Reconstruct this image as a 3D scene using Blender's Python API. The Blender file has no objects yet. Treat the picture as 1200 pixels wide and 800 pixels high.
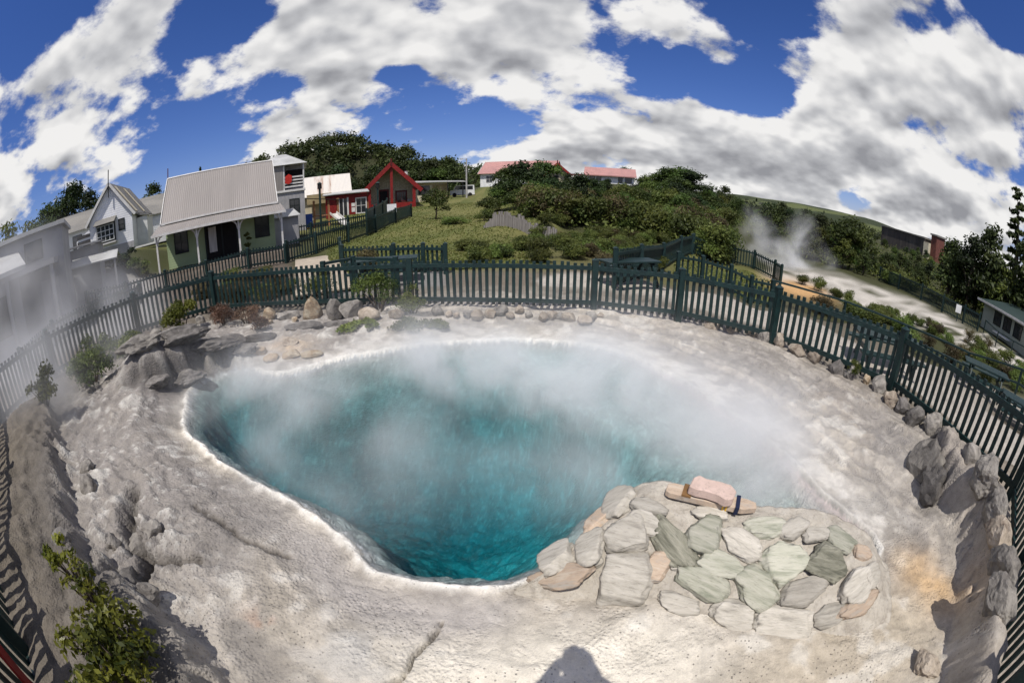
import bpy, bmesh, math, random
import numpy as np
from mathutils import Vector, Matrix
R = math.radians
random.seed(7)
rng = np.random.default_rng(11)
sc = bpy.context.scene
COL = sc.collection
CAM_H = 2.9

# ------------------------------------------------------------------ helpers
def pol(az, d):
    return (d * math.sin(R(az)), d * math.cos(R(az)))

def srgb(r, g, b):
    f = lambda c: (c / 255 / 12.92) if c <= 10 else ((c / 255 + .055) / 1.055) ** 2.4
    return (f(r), f(g), f(b), 1)

def tag(o, label=None, cat=None, group=None, kind=None):
    if label: o['label'] = label
    if cat: o['category'] = cat
    if group: o['group'] = group
    if kind: o['kind'] = kind
    return o

def empty(name, loc=(0, 0, 0), rz=0, label=None, cat=None, group=None):
    o = bpy.data.objects.new(name, None)
    COL.objects.link(o)
    o.location = loc
    o.rotation_euler = (0, 0, rz)
    o.empty_display_size = .2
    return tag(o, label, cat, group)

def link(name, me, mat=None, parent=None, smooth=False):
    o = bpy.data.objects.new(name, me)
    COL.objects.link(o)
    if mat is not None and not me.materials:
        me.materials.append(mat)
    if parent is not None:
        o.parent = parent
    if smooth:
        me.polygons.foreach_set('use_smooth', [True] * len(me.polygons))
    return o

def copy_tree(o, parent=None):
    c = o.copy()
    COL.objects.link(c)
    c.parent = parent
    for ch in list(o.children):
        copy_tree(ch, c)
    return c

def np_mesh(name, V, F, cols=None, attr='Col'):
    me = bpy.data.meshes.new(name)
    V = np.asarray(V, np.float32); F = np.asarray(F, np.int32)
    n, k = F.shape
    me.vertices.add(len(V)); me.vertices.foreach_set('co', V.ravel())
    me.loops.add(n * k); me.loops.foreach_set('vertex_index', F.ravel())
    me.polygons.add(n)
    me.polygons.foreach_set('loop_start', np.arange(0, n * k, k, dtype=np.int32))
    me.update(calc_edges=True)
    if cols is not None:
        a = me.color_attributes.new(attr, 'FLOAT_COLOR', 'POINT')
        c = np.ones((len(V), 4), np.float32); c[:, :cols.shape[1]] = cols
        a.data.foreach_set('color', c.ravel())
    return me

class MB:
    """collects boxes, beams, prisms; build() links them as one mesh object"""
    def __init__(s): s.v = []; s.f = []
    def add(s, vs, fs):
        b = len(s.v); s.v += [tuple(v) for v in vs]; s.f += [tuple(b + i for i in f) for f in fs]
        return s
    def box(s, x0, x1, y0, y1, z0, z1):
        return s.add([(x0, y0, z0), (x1, y0, z0), (x1, y1, z0), (x0, y1, z0), (x0, y0, z1), (x1, y0, z1), (x1, y1, z1), (x0, y1, z1)],
                     [(0, 3, 2, 1), (4, 5, 6, 7), (0, 1, 5, 4), (1, 2, 6, 5), (2, 3, 7, 6), (3, 0, 4, 7)])
    def beam(s, a, b, w, h, up=(0, 0, 1)):
        a = Vector(a); b = Vector(b); d = (b - a)
        if d.length < 1e-6: return s
        d.normalize(); u = Vector(up)
        if abs(d.dot(u)) > .98: u = Vector((0, 1, 0))
        r = d.cross(u).normalized(); u = r.cross(d).normalized()
        vs = []
        for p in (a, b):
            for i, j in ((-1, -1), (1, -1), (1, 1), (-1, 1)):
                vs.append(p + r * (i * w / 2) + u * (j * h / 2))
        return s.add(vs, [(3, 2, 1, 0), (4, 5, 6, 7), (0, 1, 5, 4), (1, 2, 6, 5), (2, 3, 7, 6), (3, 0, 4, 7)])
    def tube(s, pts, rad, n=8):
        pts = [Vector(p) for p in pts]
        rad = rad if isinstance(rad, (list, tuple)) else [rad] * len(pts)
        vs = []; fs = []
        for i, p in enumerate(pts):
            d = (pts[min(i + 1, len(pts) - 1)] - pts[max(i - 1, 0)]).normalized()
            u = Vector((0, 0, 1)) if abs(d.z) < .95 else Vector((0, 1, 0))
            r = d.cross(u).normalized(); u = r.cross(d)
            for k in range(n):
                a = 2 * math.pi * k / n
                vs.append(p + (r * math.cos(a) + u * math.sin(a)) * rad[i])
        for i in range(len(pts) - 1):
            for k in range(n):
                fs.append((i * n + k, i * n + (k + 1) % n, (i + 1) * n + (k + 1) % n, (i + 1) * n + k))
        fs.append(tuple(range(n))[::-1]); fs.append(tuple((len(pts) - 1) * n + k for k in range(n)))
        return s.add(vs, fs)
    def prism(s, poly, axis, a, b):
        """poly: 2D points extruded along axis 'x' (poly=(y,z)), 'y' (poly=(x,z)) or 'z' (poly=(x,y)) from a to b"""
        def P(p, t):
            return {'x': (t, p[0], p[1]), 'y': (p[0], t, p[1]), 'z': (p[0], p[1], t)}[axis]
        n = len(poly)
        vs = [P(p, a) for p in poly] + [P(p, b) for p in poly]
        fs = [tuple(range(n))[::-1], tuple(range(n, 2 * n))] + [(i, (i + 1) % n, n + (i + 1) % n, n + i) for i in range(n)]
        return s.add(vs, fs)
    def slab(s, q, t):
        """a quad given by four 3D points, thickened by t along its normal"""
        q = [Vector(p) for p in q]
        n = (q[1] - q[0]).cross(q[2] - q[0]).normalized() * t
        return s.add([*q, *[p + n for p in q]], [(3, 2, 1, 0), (4, 5, 6, 7), (0, 1, 5, 4), (1, 2, 6, 5), (2, 3, 7, 6), (3, 0, 4, 7)])
    def build(s, name, mat, parent=None, bevel=0, smooth=False):
        me = bpy.data.meshes.new(name)
        me.from_pydata(s.v, [], s.f)
        bm = bmesh.new(); bm.from_mesh(me)
        bmesh.ops.recalc_face_normals(bm, faces=bm.faces)
        if bevel:
            bmesh.ops.bevel(bm, geom=list(bm.edges), offset=bevel, segments=1, affect='EDGES', clamp_overlap=True)
        bm.to_mesh(me); bm.free()
        return link(name, me, mat, parent, smooth)

# ------------------------------------------------------------------ noise
def _hash(ix, iy, iz, seed):
    h = (ix.astype(np.int64) * 374761393 + iy.astype(np.int64) * 668265263 + iz.astype(np.int64) * 2147483647 + seed * 974634777) & 0xFFFFFFFF
    h = ((h ^ (h >> 13)) * 1274126177) & 0xFFFFFFFF
    h = ((h ^ (h >> 16)) * 2246822519) & 0xFFFFFFFF
    return ((h ^ (h >> 15)) & 0xFFFFFF) / float(0xFFFFFF)

def vnoise(x, y, z=None, seed=0):
    x = np.asarray(x, float); y = np.asarray(y, float)
    z = np.zeros_like(x) if z is None else np.asarray(z, float)
    ix = np.floor(x); iy = np.floor(y); iz = np.floor(z)
    fx = x - ix; fy = y - iy; fz = z - iz
    u = fx * fx * fx * (fx * (fx * 6 - 15) + 10); v = fy * fy * fy * (fy * (fy * 6 - 15) + 10); w = fz * fz * fz * (fz * (fz * 6 - 15) + 10)
    r = 0
    for dx in (0, 1):
        for dy in (0, 1):
            for dz in (0, 1):
                wt = (u if dx else 1 - u) * (v if dy else 1 - v) * (w if dz else 1 - w)
                r = r + wt * _hash(ix + dx, iy + dy, iz + dz, seed)
    return r

def fbm(x, y, z=None, oct=4, seed=0, gain=.5):
    r = 0; a = 1; t = 0; f = 1
    for i in range(oct):
        r = r + a * vnoise(x * f + 17.3 * i, y * f - 9.1 * i, None if z is None else z * f + 3.7 * i, seed + i)
        t += a; a *= gain; f *= 2.03
    return r / t

def sstep(a, b, x):
    t = np.clip((x - a) / (b - a), 0, 1)
    return t * t * (3 - 2 * t)

def seg_dist(x, y, pts):
    """distance to an open polyline and the parameter (segment index + fraction) of the closest point"""
    best = np.full(x.shape, 1e9); par = np.zeros(x.shape)
    for i in range(len(pts) - 1):
        ax, ay = pts[i]; bx, by = pts[i + 1]
        L = (bx - ax) ** 2 + (by - ay) ** 2
        t = np.clip(((x - ax) * (bx - ax) + (y - ay) * (by - ay)) / L, 0, 1)
        d = np.hypot(x - ax - t * (bx - ax), y - ay - t * (by - ay))
        m = d < best
        best = np.where(m, d, best); par = np.where(m, i + t, par)
    return best, par

def catmull(P, n, closed=True):
    out = []
    N = len(P)
    for i in range(N if closed else N - 1):
        p0, p1, p2, p3 = [np.array(P[(i + k) % N] if closed else P[min(max(i + k, 0), N - 1)]) for k in (-1, 0, 1, 2)]
        for j in range(n):
            t = j / n
            out.append(.5 * (2 * p1 + (p2 - p0) * t + (2 * p0 - 5 * p1 + 4 * p2 - p3) * t * t + (3 * p1 - p0 - 3 * p2 + p3) * t ** 3))
    return np.array(out)

# ------------------------------------------------------------------ materials
def new_mat(name):
    m = bpy.data.materials.new(name); m.use_nodes = True
    nt = m.node_tree; nt.nodes.clear()
    out = nt.nodes.new('ShaderNodeOutputMaterial')
    return m, nt, out

def N(nt, t, **kw):
    n = nt.nodes.new(t)
    for k, v in kw.items():
        if k.startswith('i_'):
            n.inputs[k[2:].replace('_', ' ')].default_value = v
        else:
            setattr(n, k, v)
    return n

def ramp(nt, fac, stops):
    r = nt.nodes.new('ShaderNodeValToRGB')
    el = r.color_ramp.elements
    while len(el) > 1: el.remove(el[-1])
    el[0].position = stops[0][0]; el[0].color = stops[0][1]
    for p, c in stops[1:]:
        e = el.new(p); e.color = c
    nt.links.new(fac, r.inputs['Fac'])
    return r.outputs['Color']

def mixc(nt, fac, a, b, mode='MIX'):
    m = nt.nodes.new('ShaderNodeMix'); m.data_type = 'RGBA'; m.blend_type = mode
    for sock, v in ((m.inputs[0], fac), (m.inputs[6], a), (m.inputs[7], b)):
        if hasattr(v, 'is_output'): nt.links.new(v, sock)
        else: sock.default_value = v
    return m.outputs[2]

def mth(nt, op, a, b=0., c=None, clamp=False):
    m = nt.nodes.new('ShaderNodeMath'); m.operation = op; m.use_clamp = clamp
    for i, v in enumerate((a, b) if c is None else (a, b, c)):
        if hasattr(v, 'is_output'): nt.links.new(v, m.inputs[i])
        else: m.inputs[i].default_value = v
    return m.outputs[0]

def mapr(nt, v, a, b, c=0., d=1., smooth=True):
    m = nt.nodes.new('ShaderNodeMapRange')
    m.interpolation_type = 'SMOOTHSTEP' if smooth else 'LINEAR'
    nt.links.new(v, m.inputs['Value'])
    for k, x in (('From Min', a), ('From Max', b), ('To Min', c), ('To Max', d)):
        m.inputs[k].default_value = x
    return m.outputs['Result']

def surf(name, base, base2=None, scale=3., rough=.7, bump=.0, bscale=40., wave=None, spec=.3, coords='Object', detail=6, lo=.35, hi=.65, stretch=None):
    """painted or weathered surface: two tones mixed by noise, fine bump; wave=(axis, frequency, depth) adds corrugation or boards"""
    m, nt, out = new_mat(name)
    p = N(nt, 'ShaderNodeBsdfPrincipled'); nt.links.new(p.outputs[0], out.inputs['Surface'])
    p.inputs['Roughness'].default_value = rough
    p.inputs['Specular IOR Level'].default_value = spec
    tc = N(nt, 'ShaderNodeTexCoord')
    vec = tc.outputs[coords]
    if stretch:
        mp = N(nt, 'ShaderNodeMapping'); mp.inputs['Scale'].default_value = stretch
        nt.links.new(vec, mp.inputs[0]); vec2 = mp.outputs[0]
    else: vec2 = vec
    n = N(nt, 'ShaderNodeTexNoise', i_Scale=scale, i_Detail=detail, i_Roughness=.6); nt.links.new(vec2, n.inputs['Vector'])
    b2 = base2 or tuple(c * .72 for c in base[:3]) + (1,)
    nt.links.new(ramp(nt, n.outputs['Fac'], [(lo, b2), (hi, base)]), p.inputs['Base Color'])
    h = None
    if bump:
        n2 = N(nt, 'ShaderNodeTexNoise', i_Scale=bscale, i_Detail=5.); nt.links.new(vec2, n2.inputs['Vector'])
        h = mth(nt, 'MULTIPLY', n2.outputs['Fac'], bump)
    if wave:
        ax, fr, dep = wave
        sx = N(nt, 'ShaderNodeSeparateXYZ'); nt.links.new(vec, sx.inputs[0])
        s = mth(nt, 'SINE', mth(nt, 'MULTIPLY', sx.outputs['XYZ'.index(ax)], fr * 2 * math.pi))
        if dep < 0: s = mth(nt, 'POWER', mth(nt, 'ABSOLUTE', s), .25)
        w = mth(nt, 'MULTIPLY', s, abs(dep))
        h = w if h is None else mth(nt, 'ADD', h, w)
    if h is not None:
        b = N(nt, 'ShaderNodeBump', i_Strength=1., i_Distance=1.); nt.links.new(h, b.inputs['Height'])
        nt.links.new(b.outputs[0], p.inputs['Normal'])
    return m

def leaf_mat(name, c1, c2, trans=.35, rough=.55):
    m, nt, out = new_mat(name)
    at = N(nt, 'ShaderNodeAttribute', attribute_name='Col')
    oi = N(nt, 'ShaderNodeObjectInfo')
    col = mixc(nt, at.outputs['Fac'], c1, c2)
    hs = N(nt, 'ShaderNodeHueSaturation')
    nt.links.new(col, hs.inputs['Color'])
    nt.links.new(mapr(nt, oi.outputs['Random'], 0, 1, .62, 1.45, False), hs.inputs['Value'])
    nt.links.new(mapr(nt, oi.outputs['Random'], 0, 1, .485, .51, False), hs.inputs['Hue'])
    p = N(nt, 'ShaderNodeBsdfPrincipled', i_Roughness=rough); p.inputs['Specular IOR Level'].default_value = .25
    t = N(nt, 'ShaderNodeBsdfTranslucent')
    nt.links.new(hs.outputs[0], p.inputs['Base Color']); nt.links.new(hs.outputs[0], t.inputs['Color'])
    mx = N(nt, 'ShaderNodeMixShader', i_Fac=trans)
    nt.links.new(p.outputs[0], mx.inputs[1]); nt.links.new(t.outputs[0], mx.inputs[2]); nt.links.new(mx.outputs[0], out.inputs['Surface'])
    return m

M = {}
M['fence'] = surf('fence_paint', (.0085, .029, .027, 1), (.005, .017, .017, 1), scale=6, rough=.5, bump=.002, bscale=60, spec=.4)
M['roof_tan'] = surf('tan_corrugated', (.265, .24, .222, 1), (.225, .205, .19, 1), scale=.7, rough=.55, wave=('X', 7, .007), stretch=(1, .15, .15))
M['roof_grey'] = surf('grey_corrugated', (.24, .225, .20, 1), (.15, .145, .135, 1), scale=1., rough=.6, wave=('Y', 7, .012), stretch=(.2, 1, .2))
M['roof_rust'] = surf('rusty_corrugated', (.62, .58, .52, 1), (.30, .17, .11, 1), scale=.9, rough=.55, wave=('X', 6, .012), stretch=(1.2, .12, .12), lo=.33, hi=.47)
M['roof_pink'] = surf('pink_corrugated', (.44, .23, .205, 1), (.35, .19, .175, 1), scale=.6, rough=.6, wave=('X', 5, .012))
M['roof_light'] = surf('light_grey_roof', (.45, .45, .44, 1), (.32, .32, .31, 1), scale=.8, rough=.6)
M['white'] = surf('white_paint', (.74, .74, .73, 1), (.62, .62, .61, 1), scale=2, rough=.55, bump=.002)
M['white_board'] = surf('white_weatherboard', (.80, .80, .82, 1), (.70, .70, .72, 1), scale=1.2, rough=.6, wave=('Z', 3, -.012))
M['trim'] = surf('white_trim', (.70, .68, .65, 1), (.55, .53, .50, 1), scale=4, rough=.5)
M['green'] = surf('sage_green_paint', (.36, .44, .25, 1), (.31, .39, .215, 1), scale=1.2, rough=.65, wave=('Z', 3.3, -.010))
M['misty_wall'] = surf('weathered_white_wall', (.27, .27, .28, 1), (.21, .21, .22, 1), scale=1, rough=.7)
M['grey_wall'] = surf('grey_wall', (.36, .35, .36, 1), (.28, .275, .28, 1), scale=1, rough=.7, wave=('X', 3, .004))
M['cream'] = surf('cream_wall', (.60, .54, .40, 1), (.5, .44, .32, 1), scale=1, rough=.7)
M['tan_wall'] = surf('tan_wall', (.36, .29, .16, 1), (.28, .22, .12, 1), scale=1, rough=.7)
M['brown'] = surf('brown_board', (.24, .13, .05, 1), (.15, .08, .03, 1), scale=2, rough=.7)
M['wood'] = surf('orange_timber', (.34, .17, .075, 1), (.22, .10, .045, 1), scale=3, rough=.65, stretch=(1, 1, .2))
M['red'] = surf('red_paint', (.24, .016, .013, 1), (.15, .010, .010, 1), scale=5, rough=.55, bump=.003, bscale=20)
M['darkred'] = surf('dark_red_paint', (.10, .009, .009, 1), (.06, .007, .007, 1), scale=3, rough=.55)
M['porch'] = surf('porch_panel', (.48, .43, .30, 1), (.24, .21, .14, 1), scale=5, rough=.7)
M['glass'] = surf('window_glass', (.02, .022, .026, 1), (.035, .038, .042, 1), scale=2, rough=.08, spec=.6)
M['frame'] = surf('dark_frame', (.010, .018, .016, 1), (.006, .010, .009, 1), scale=4, rough=.5)
M['dark'] = surf('dark_void', (.012, .011, .011, 1), rough=.8)
M['curtain'] = surf('white_curtain', (.62, .60, .57, 1), (.40, .39, .38, 1), scale=3, rough=.9, stretch=(6, 1, .3))
M['pole'] = surf('grey_pole', (.42, .41, .39, 1), (.3, .29, .28, 1), scale=3, rough=.7)
M['blue'] = surf('blue_plastic', (.02, .08, .36, 1), rough=.4, spec=.5)
M['yellow'] = surf('yellow_plastic', (.62, .36, .02, 1), rough=.4, spec=.5)
M['slide'] = surf('steel_slide', (.62, .60, .57, 1), rough=.35, spec=.6)
M['redcloth'] = surf('red_cloth', (.55, .03, .02, 1), rough=.8)
M['log'] = surf('weathered_log', (.27, .25, .23, 1), (.10, .085, .075, 1), scale=4, rough=.85, bump=.02, bscale=8, stretch=(1, 1, .15), coords='Generated')
M['bark'] = surf('tree_bark', (.12, .09, .065, 1), (.05, .038, .03, 1), scale=4, rough=.9, bump=.02, bscale=10)
M['farwood'] = surf('dark_stained_cladding', (.085, .075, .068, 1), (.045, .04, .037, 1), scale=.6, rough=.8, stretch=(1, 1, .1), wave=('X', .35, -.05))
M['redbrick'] = surf('red_brown_cladding', (.17, .06, .045, 1), (.10, .04, .03, 1), scale=1.5, rough=.8)
M['palegreen'] = surf('pale_green_wall', (.32, .35, .30, 1), (.25, .28, .24, 1), scale=1, rough=.7)
M['greenroof'] = surf('dark_green_roof', (.03, .05, .045, 1), rough=.6)
M['rim'] = surf('silica_rim', (.7, .68, .65, 1), rough=.8)
M['cloth'] = surf('dark_jacket', (.03, .035, .05, 1), (.02, .022, .03, 1), scale=6, rough=.85)
M['skin'] = surf('skin', (.45, .26, .19, 1), (.40, .22, .16, 1), scale=9, rough=.55)
M['hair'] = surf('brown_hair', (.05, .03, .02, 1), rough=.6)
M['blackplastic'] = surf('black_plastic', (.012, .012, .013, 1), rough=.4)
M['deck'] = surf('grey_decking', (.26, .22, .18, 1), (.16, .135, .11, 1), scale=4, rough=.8, wave=('X', 7, -.006))

def rock_mat(name, a, b, c, scale=5., bump=.03, stretch=None):
    m, nt, out = new_mat(name)
    p = N(nt, 'ShaderNodeBsdfPrincipled', i_Roughness=.85); p.inputs['Specular IOR Level'].default_value = .25
    nt.links.new(p.outputs[0], out.inputs['Surface'])
    tc = N(nt, 'ShaderNodeTexCoord'); oi = N(nt, 'ShaderNodeObjectInfo')
    ad = N(nt, 'ShaderNodeVectorMath', operation='ADD')
    nt.links.new(tc.outputs['Object'], ad.inputs[0]); 
    cb = N(nt, 'ShaderNodeCombineXYZ'); nt.links.new(mth(nt, 'MULTIPLY', oi.outputs['Random'], 37.), cb.inputs[0]); nt.links.new(cb.outputs[0], ad.inputs[1])
    v = ad.outputs[0]
    if stretch:
        mp = N(nt, 'ShaderNodeMapping'); mp.inputs['Scale'].default_value = stretch; mp.inputs['Rotation'].default_value = (.3, .2, .7)
        nt.links.new(v, mp.inputs[0]); v = mp.outputs[0]
    n1 = N(nt, 'ShaderNodeTexNoise', i_Scale=scale, i_Detail=8., i_Roughness=.65, i_Distortion=.6); nt.links.new(v, n1.inputs['Vector'])
    n2 = N(nt, 'ShaderNodeTexNoise', i_Scale=scale * 4, i_Detail=6., i_Roughness=.7); nt.links.new(v, n2.inputs['Vector'])
    col = ramp(nt, n1.outputs['Fac'], [(.32, c), (.47, b), (.66, a)])
    col = mixc(nt, mapr(nt, n2.outputs['Fac'], .5, .7, 0, .6), col, tuple(x * .55 for x in b[:3]) + (1,))
    hs = N(nt, 'ShaderNodeHueSaturation'); nt.links.new(col, hs.inputs['Color'])
    nt.links.new(mapr(nt, oi.outputs['Random'], 0, 1, .75, 1.2, False), hs.inputs['Value'])
    nt.links.new(hs.outputs[0], p.inputs['Base Color'])
    n3 = N(nt, 'ShaderNodeTexNoise', i_Scale=scale * 9, i_Detail=6., i_Roughness=.75); nt.links.new(tc.outputs['Object'], n3.inputs['Vector'])
    b_ = N(nt, 'ShaderNodeBump', i_Strength=.9, i_Distance=bump)
    nt.links.new(mth(nt, 'ADD', mth(nt, 'MULTIPLY', n3.outputs['Fac'], .35), mth(nt, 'ADD', n1.outputs['Fac'], mth(nt, 'MULTIPLY', n2.outputs['Fac'], .5))), b_.inputs['Height'])
    nt.links.new(b_.outputs[0], p.inputs['Normal'])
    return m
M['rock_grey'] = rock_mat('grey_rock', (.31, .285, .25, 1), (.20, .183, .163, 1), (.085, .075, .066, 1))
M['rock_dark'] = rock_mat('dark_rock', (.20, .185, .17, 1), (.115, .105, .096, 1), (.045, .041, .038, 1))
M['rock_tan'] = rock_mat('tan_rock', (.42, .36, .29, 1), (.30, .25, .195, 1), (.15, .11, .08, 1))
M['rock_buff'] = rock_mat('buff_rock', (.46, .40, .30, 1), (.33, .24, .15, 1), (.22, .17, .13, 1))
M['stone_green'] = rock_mat('green_schist', (.47, .45, .375, 1), (.37, .365, .29, 1), (.22, .23, .17, 1), scale=4., bump=.012, stretch=(.7, 4, 1))
M['stone_dark'] = rock_mat('dark_schist', (.33, .315, .25, 1), (.19, .185, .14, 1), (.075, .075, .055, 1), scale=4., bump=.03, stretch=(.8, 4, 1))
M['stone_grey'] = rock_mat('grey_schist', (.50, .465, .405, 1), (.40, .37, .315, 1), (.26, .24, .205, 1), scale=4., bump=.012, stretch=(.8, 4, 1))
M['stone_tan'] = rock_mat('tan_sandstone', (.52, .44, .35, 1), (.45, .345, .255, 1), (.38, .34, .29, 1), scale=4., bump=.012, stretch=(.8, 3, 1))
M['mortar'] = rock_mat('lime_mortar', (.50, .46, .395, 1), (.42, .38, .32, 1), (.31, .275, .23, 1), scale=7., bump=.03)
M['pinkstone'] = rock_mat('pink_sandstone', (.58, .44, .38, 1), (.53, .40, .34, 1), (.45, .34, .29, 1), scale=7., bump=.006)

L = {}
L['broad'] = leaf_mat('broadleaf', (.022, .045, .010, 1), (.10, .15, .032, 1), .35)
L['dark'] = leaf_mat('dark_leaf', (.011, .022, .007, 1), (.045, .072, .018, 1), .25)
L['olive'] = leaf_mat('olive_scrub', (.032, .050, .011, 1), (.15, .165, .038, 1), .35)
L['brown'] = leaf_mat('brown_scrub', (.040, .036, .015, 1), (.115, .09, .038, 1), .28)
L['bright'] = leaf_mat('bright_shrub', (.06, .085, .012, 1), (.22, .24, .035, 1), .4)
L['mid'] = leaf_mat('mid_green_leaf', (.032, .055, .012, 1), (.125, .165, .036, 1), .35)
L['dry'] = leaf_mat('dry_fern', (.05, .028, .018, 1), (.15, .085, .055, 1), .3)
L['moss'] = leaf_mat('moss_leaf', (.06, .085, .012, 1), (.15, .17, .03, 1), .3)
L['fore'] = leaf_mat('glossy_shrub_leaf', (.030, .050, .012, 1), (.24, .25, .035, 1), .4, .35)
L['twig'] = leaf_mat('twig', (.10, .08, .065, 1), (.2, .16, .13, 1), .1)
L['forest'] = leaf_mat('forest_leaf', (.013, .025, .007, 1), (.070, .088, .022, 1), .25)
L['grass'] = leaf_mat('grass_blade', (.070, .10, .022, 1), (.145, .15, .042, 1), .3)

# ------------------------------------------------------------------ terrain
POOL_PTS = [(-.88, 2.12), (-1.17, 2.24), (-1.62, 2.64), (-2.22, 2.92), (-2.91, 3.14), (-3.91, 3.56), (-4.8, 4.0), (-5.25, 4.55), (-5.75, 5.25), (-5.7, 5.95), (-5.2, 6.35),
            (-4.75, 6.2), (-4.45, 6.05), (-3.9, 6.2), (-2.88, 7.03), (-1.65, 7.6), (0.0, 7.85), (1.63, 7.5), (2.55, 6.35), (3.1, 4.9), (3.42, 3.6), (3.5, 2.7), (3.75, 2.0), (3.62, 1.6),
            (3.1, 1.62), (2.75, 2.0), (2.2, 2.45), (1.2, 2.95), (.85, 2.9), (.72, 2.55), (.35, 2.32), (0.0, 2.12), (-.4, 2.13)]
PC = catmull(POOL_PTS, 5)
CTRL_XY = [(0, 1.1, .26), (-1.1, 1.1, .28), (-.4, 1.6, .22), (.8, 1.2, .22), (2.2, .8, .2), (3.3, .9, .2), (-2.2, 1.5, .32), (-3.2, 1.9, .36), (-4.4, 2.4, .40), (-5.6, 3.0, .42), (-6.6, 4.2, .5),
           (-7, 6, .55), (-8, 7.5, .46), (-5.2, 7.4, .36), (-3, 8.3, .34), (0, 8.8, .34), (1.8, 8.9, .34), (3.7, 8.0, .34), (3.4, 6.6, .26), (4.2, 5.2, .32), (5, 6.6, .38), (6, 4.6, .42), (4.7, 3.6, .3),
           (5.6, 2.8, .42), (6.3, 1.2, .5), (4.4, 2.2, .26), (-10, 5, .46), (-9, 2, .5), (-6.2, .8, .5), (-3.5, -.4, .42), (3.5, -.4, .35), (0, -1, .4), (0, -6, .6), (-8, -4, .6), (8, -4, .1),
           (8, 6.5, .05), (9, 3, -.05), (7.5, 9, .12), (5.5, 10.5, .22), (9, 0, -.05), (3, 11.5, .3), (-2, 11.5, .36), (-7, 11.5, .3), (-12, 9, .36), (12, 5, -.35), (11, 9, -.25)]
CTRL_PO = [(-90, 15, .4), (-75, 14, .4), (-65, 16, .45), (-58, 20, .45), (-49, 27, .5), (-40, 27, .5), (-31, 26.5, .5), (-45, 21, .15), (-30, 21, .15), (-53, 21.5, .2), (-56, 30, 1.9), (-52, 33, 2.1), (-60, 40, 2.6),
           (-70, 30, 1.0), (-75, 60, 3), (-60, 70, 4), (-45, 45, 1.8), (-45, 80, 4.5), (-30, 38, .8), (-23, 17, .36), (-24, 35, .8), (-25, 28, .5), (-20, 55, 1.4), (-12, 55, 1.5), (-16, 80, 2.4), (-10, 18, .4), (-9, 35, 1.0),
           (-8, 70, 2.4), (-7, 85, 2.6), (-4, 50, 1.7), (-3, 85, 4.2), (3, 21.5, .45), (3, 25, 1.3), (5, 85, 4.9), (3, 55, 3.2), (10, 23, .45), (10, 29, 1.0), (10, 50, 2.9), (13, 85, 5.2), (16, 40, 1.9), (17, 22, .2), (20, 28, .3), (22, 60, 3.6),
           (25, 85, 3.0), (27, 45, .8), (28, 60, 1.0), (30, 25, -.7), (32, 90, 0), (24, 16, -.05), (36, 16, -.5), (37, 25, -1.0), (37, 42, -1.5), (45, 20, -1.0), (50, 30, -1.5), (50, 60, -1.5), (57, 20, -1.2), (67, 20, -1.2),
           (67, 42, -1.5), (75, 16, -.7), (75, 42, -1.5), (90, 20, -.8), (70, 80, -1), (55, 150, .6), (40, 150, -.5), (20, 200, 2), (0, 200, 6), (-20, 200, 5), (-60, 200, 6), (80, 200, 0), (180, 25, .6), (135, 25, 0), (-135, 25, .6),
           (180, 200, 1), (120, 200, 0), (-120, 200, 3)] + [(a, 900, 0) for a in range(-180, 180, 30)]
_c = np.array([(x, y, z) for x, y, z in CTRL_XY] + [pol(a, d) + (z,) for a, d, z in CTRL_PO])
def _warp(x, y):
    r = np.hypot(x, y) + 1e-6
    q = np.log1p(r / 5.) / r
    return x * q, y * q
_cu, _cv = _warp(_c[:, 0], _c[:, 1])
def base_h(x, y):
    x = np.asarray(x, float); y = np.asarray(y, float)
    u, v = _warp(x, y)
    num = 0; den = 0
    for i in range(len(_c)):
        d2 = (u - _cu[i]) ** 2 + (v - _cv[i]) ** 2 + .0016
        w = 1 / d2 ** 2
        num = num + w * _c[i, 2]; den = den + w
    return num / den

def in_poly(x, y, P):
    ins = np.zeros(x.shape, bool)
    n = len(P)
    for i in range(n):
        x0, y0 = P[i]; x1, y1 = P[(i + 1) % n]
        if y0 == y1: continue
        c = ((y0 > y) != (y1 > y)) & (x < (x1 - x0) * (y - y0) / (y1 - y0) + x0)
        ins ^= c
    return ins

def pool_sd(x, y):
    P = np.vstack([PC, PC[:1]])
    d, par = seg_dist(x, y, P)
    return np.where(in_poly(x, y, PC), -d, d), par / len(PC)

LBANK = [(-8.6, 3.2), (-6.6, 2.3), (-5.5, 1.75), (-4.7, 1.25), (-3.75, .95), (-2.9, .95), (-2.3, .75), (-1.7, .5), (-1.2, .1)]
RBANK = [(5.6, 2.35), (5.05, 1.75), (4.85, 1.15), (4.55, .7), (4.1, .3), (3.5, -.05), (2.9, -.4), (2.0, -.7)]
CREV1 = [(-4.15, 2.15), (-3.85, 1.75), (-3.5, 1.5), (-3.25, 1.42), (-3.12, 1.2), (-3.3, 1.02)]
CREV2 = [(-3.25, 1.42), (-2.95, 1.5), (-2.7, 1.65)]
CREV3 = [(-3.2, 2.3), (-2.75, 2.2), (-2.3, 2.05), (-1.9, 2.05)]
CRACK = [(-.52, 1.68), (-.55, 1.5), (-.66, 1.3), (-.7, 1.12), (-.85, .9)]
CLIFF = [(-6.7, 4.6), (-6.3, 4.95), (-6.15, 5.5), (-5.95, 5.95), (-5.45, 6.25), (-5.0, 6.4)]
WALL_A = np.array((.15, 1.98)); WALL_B = np.array((2.85, .80))

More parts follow.
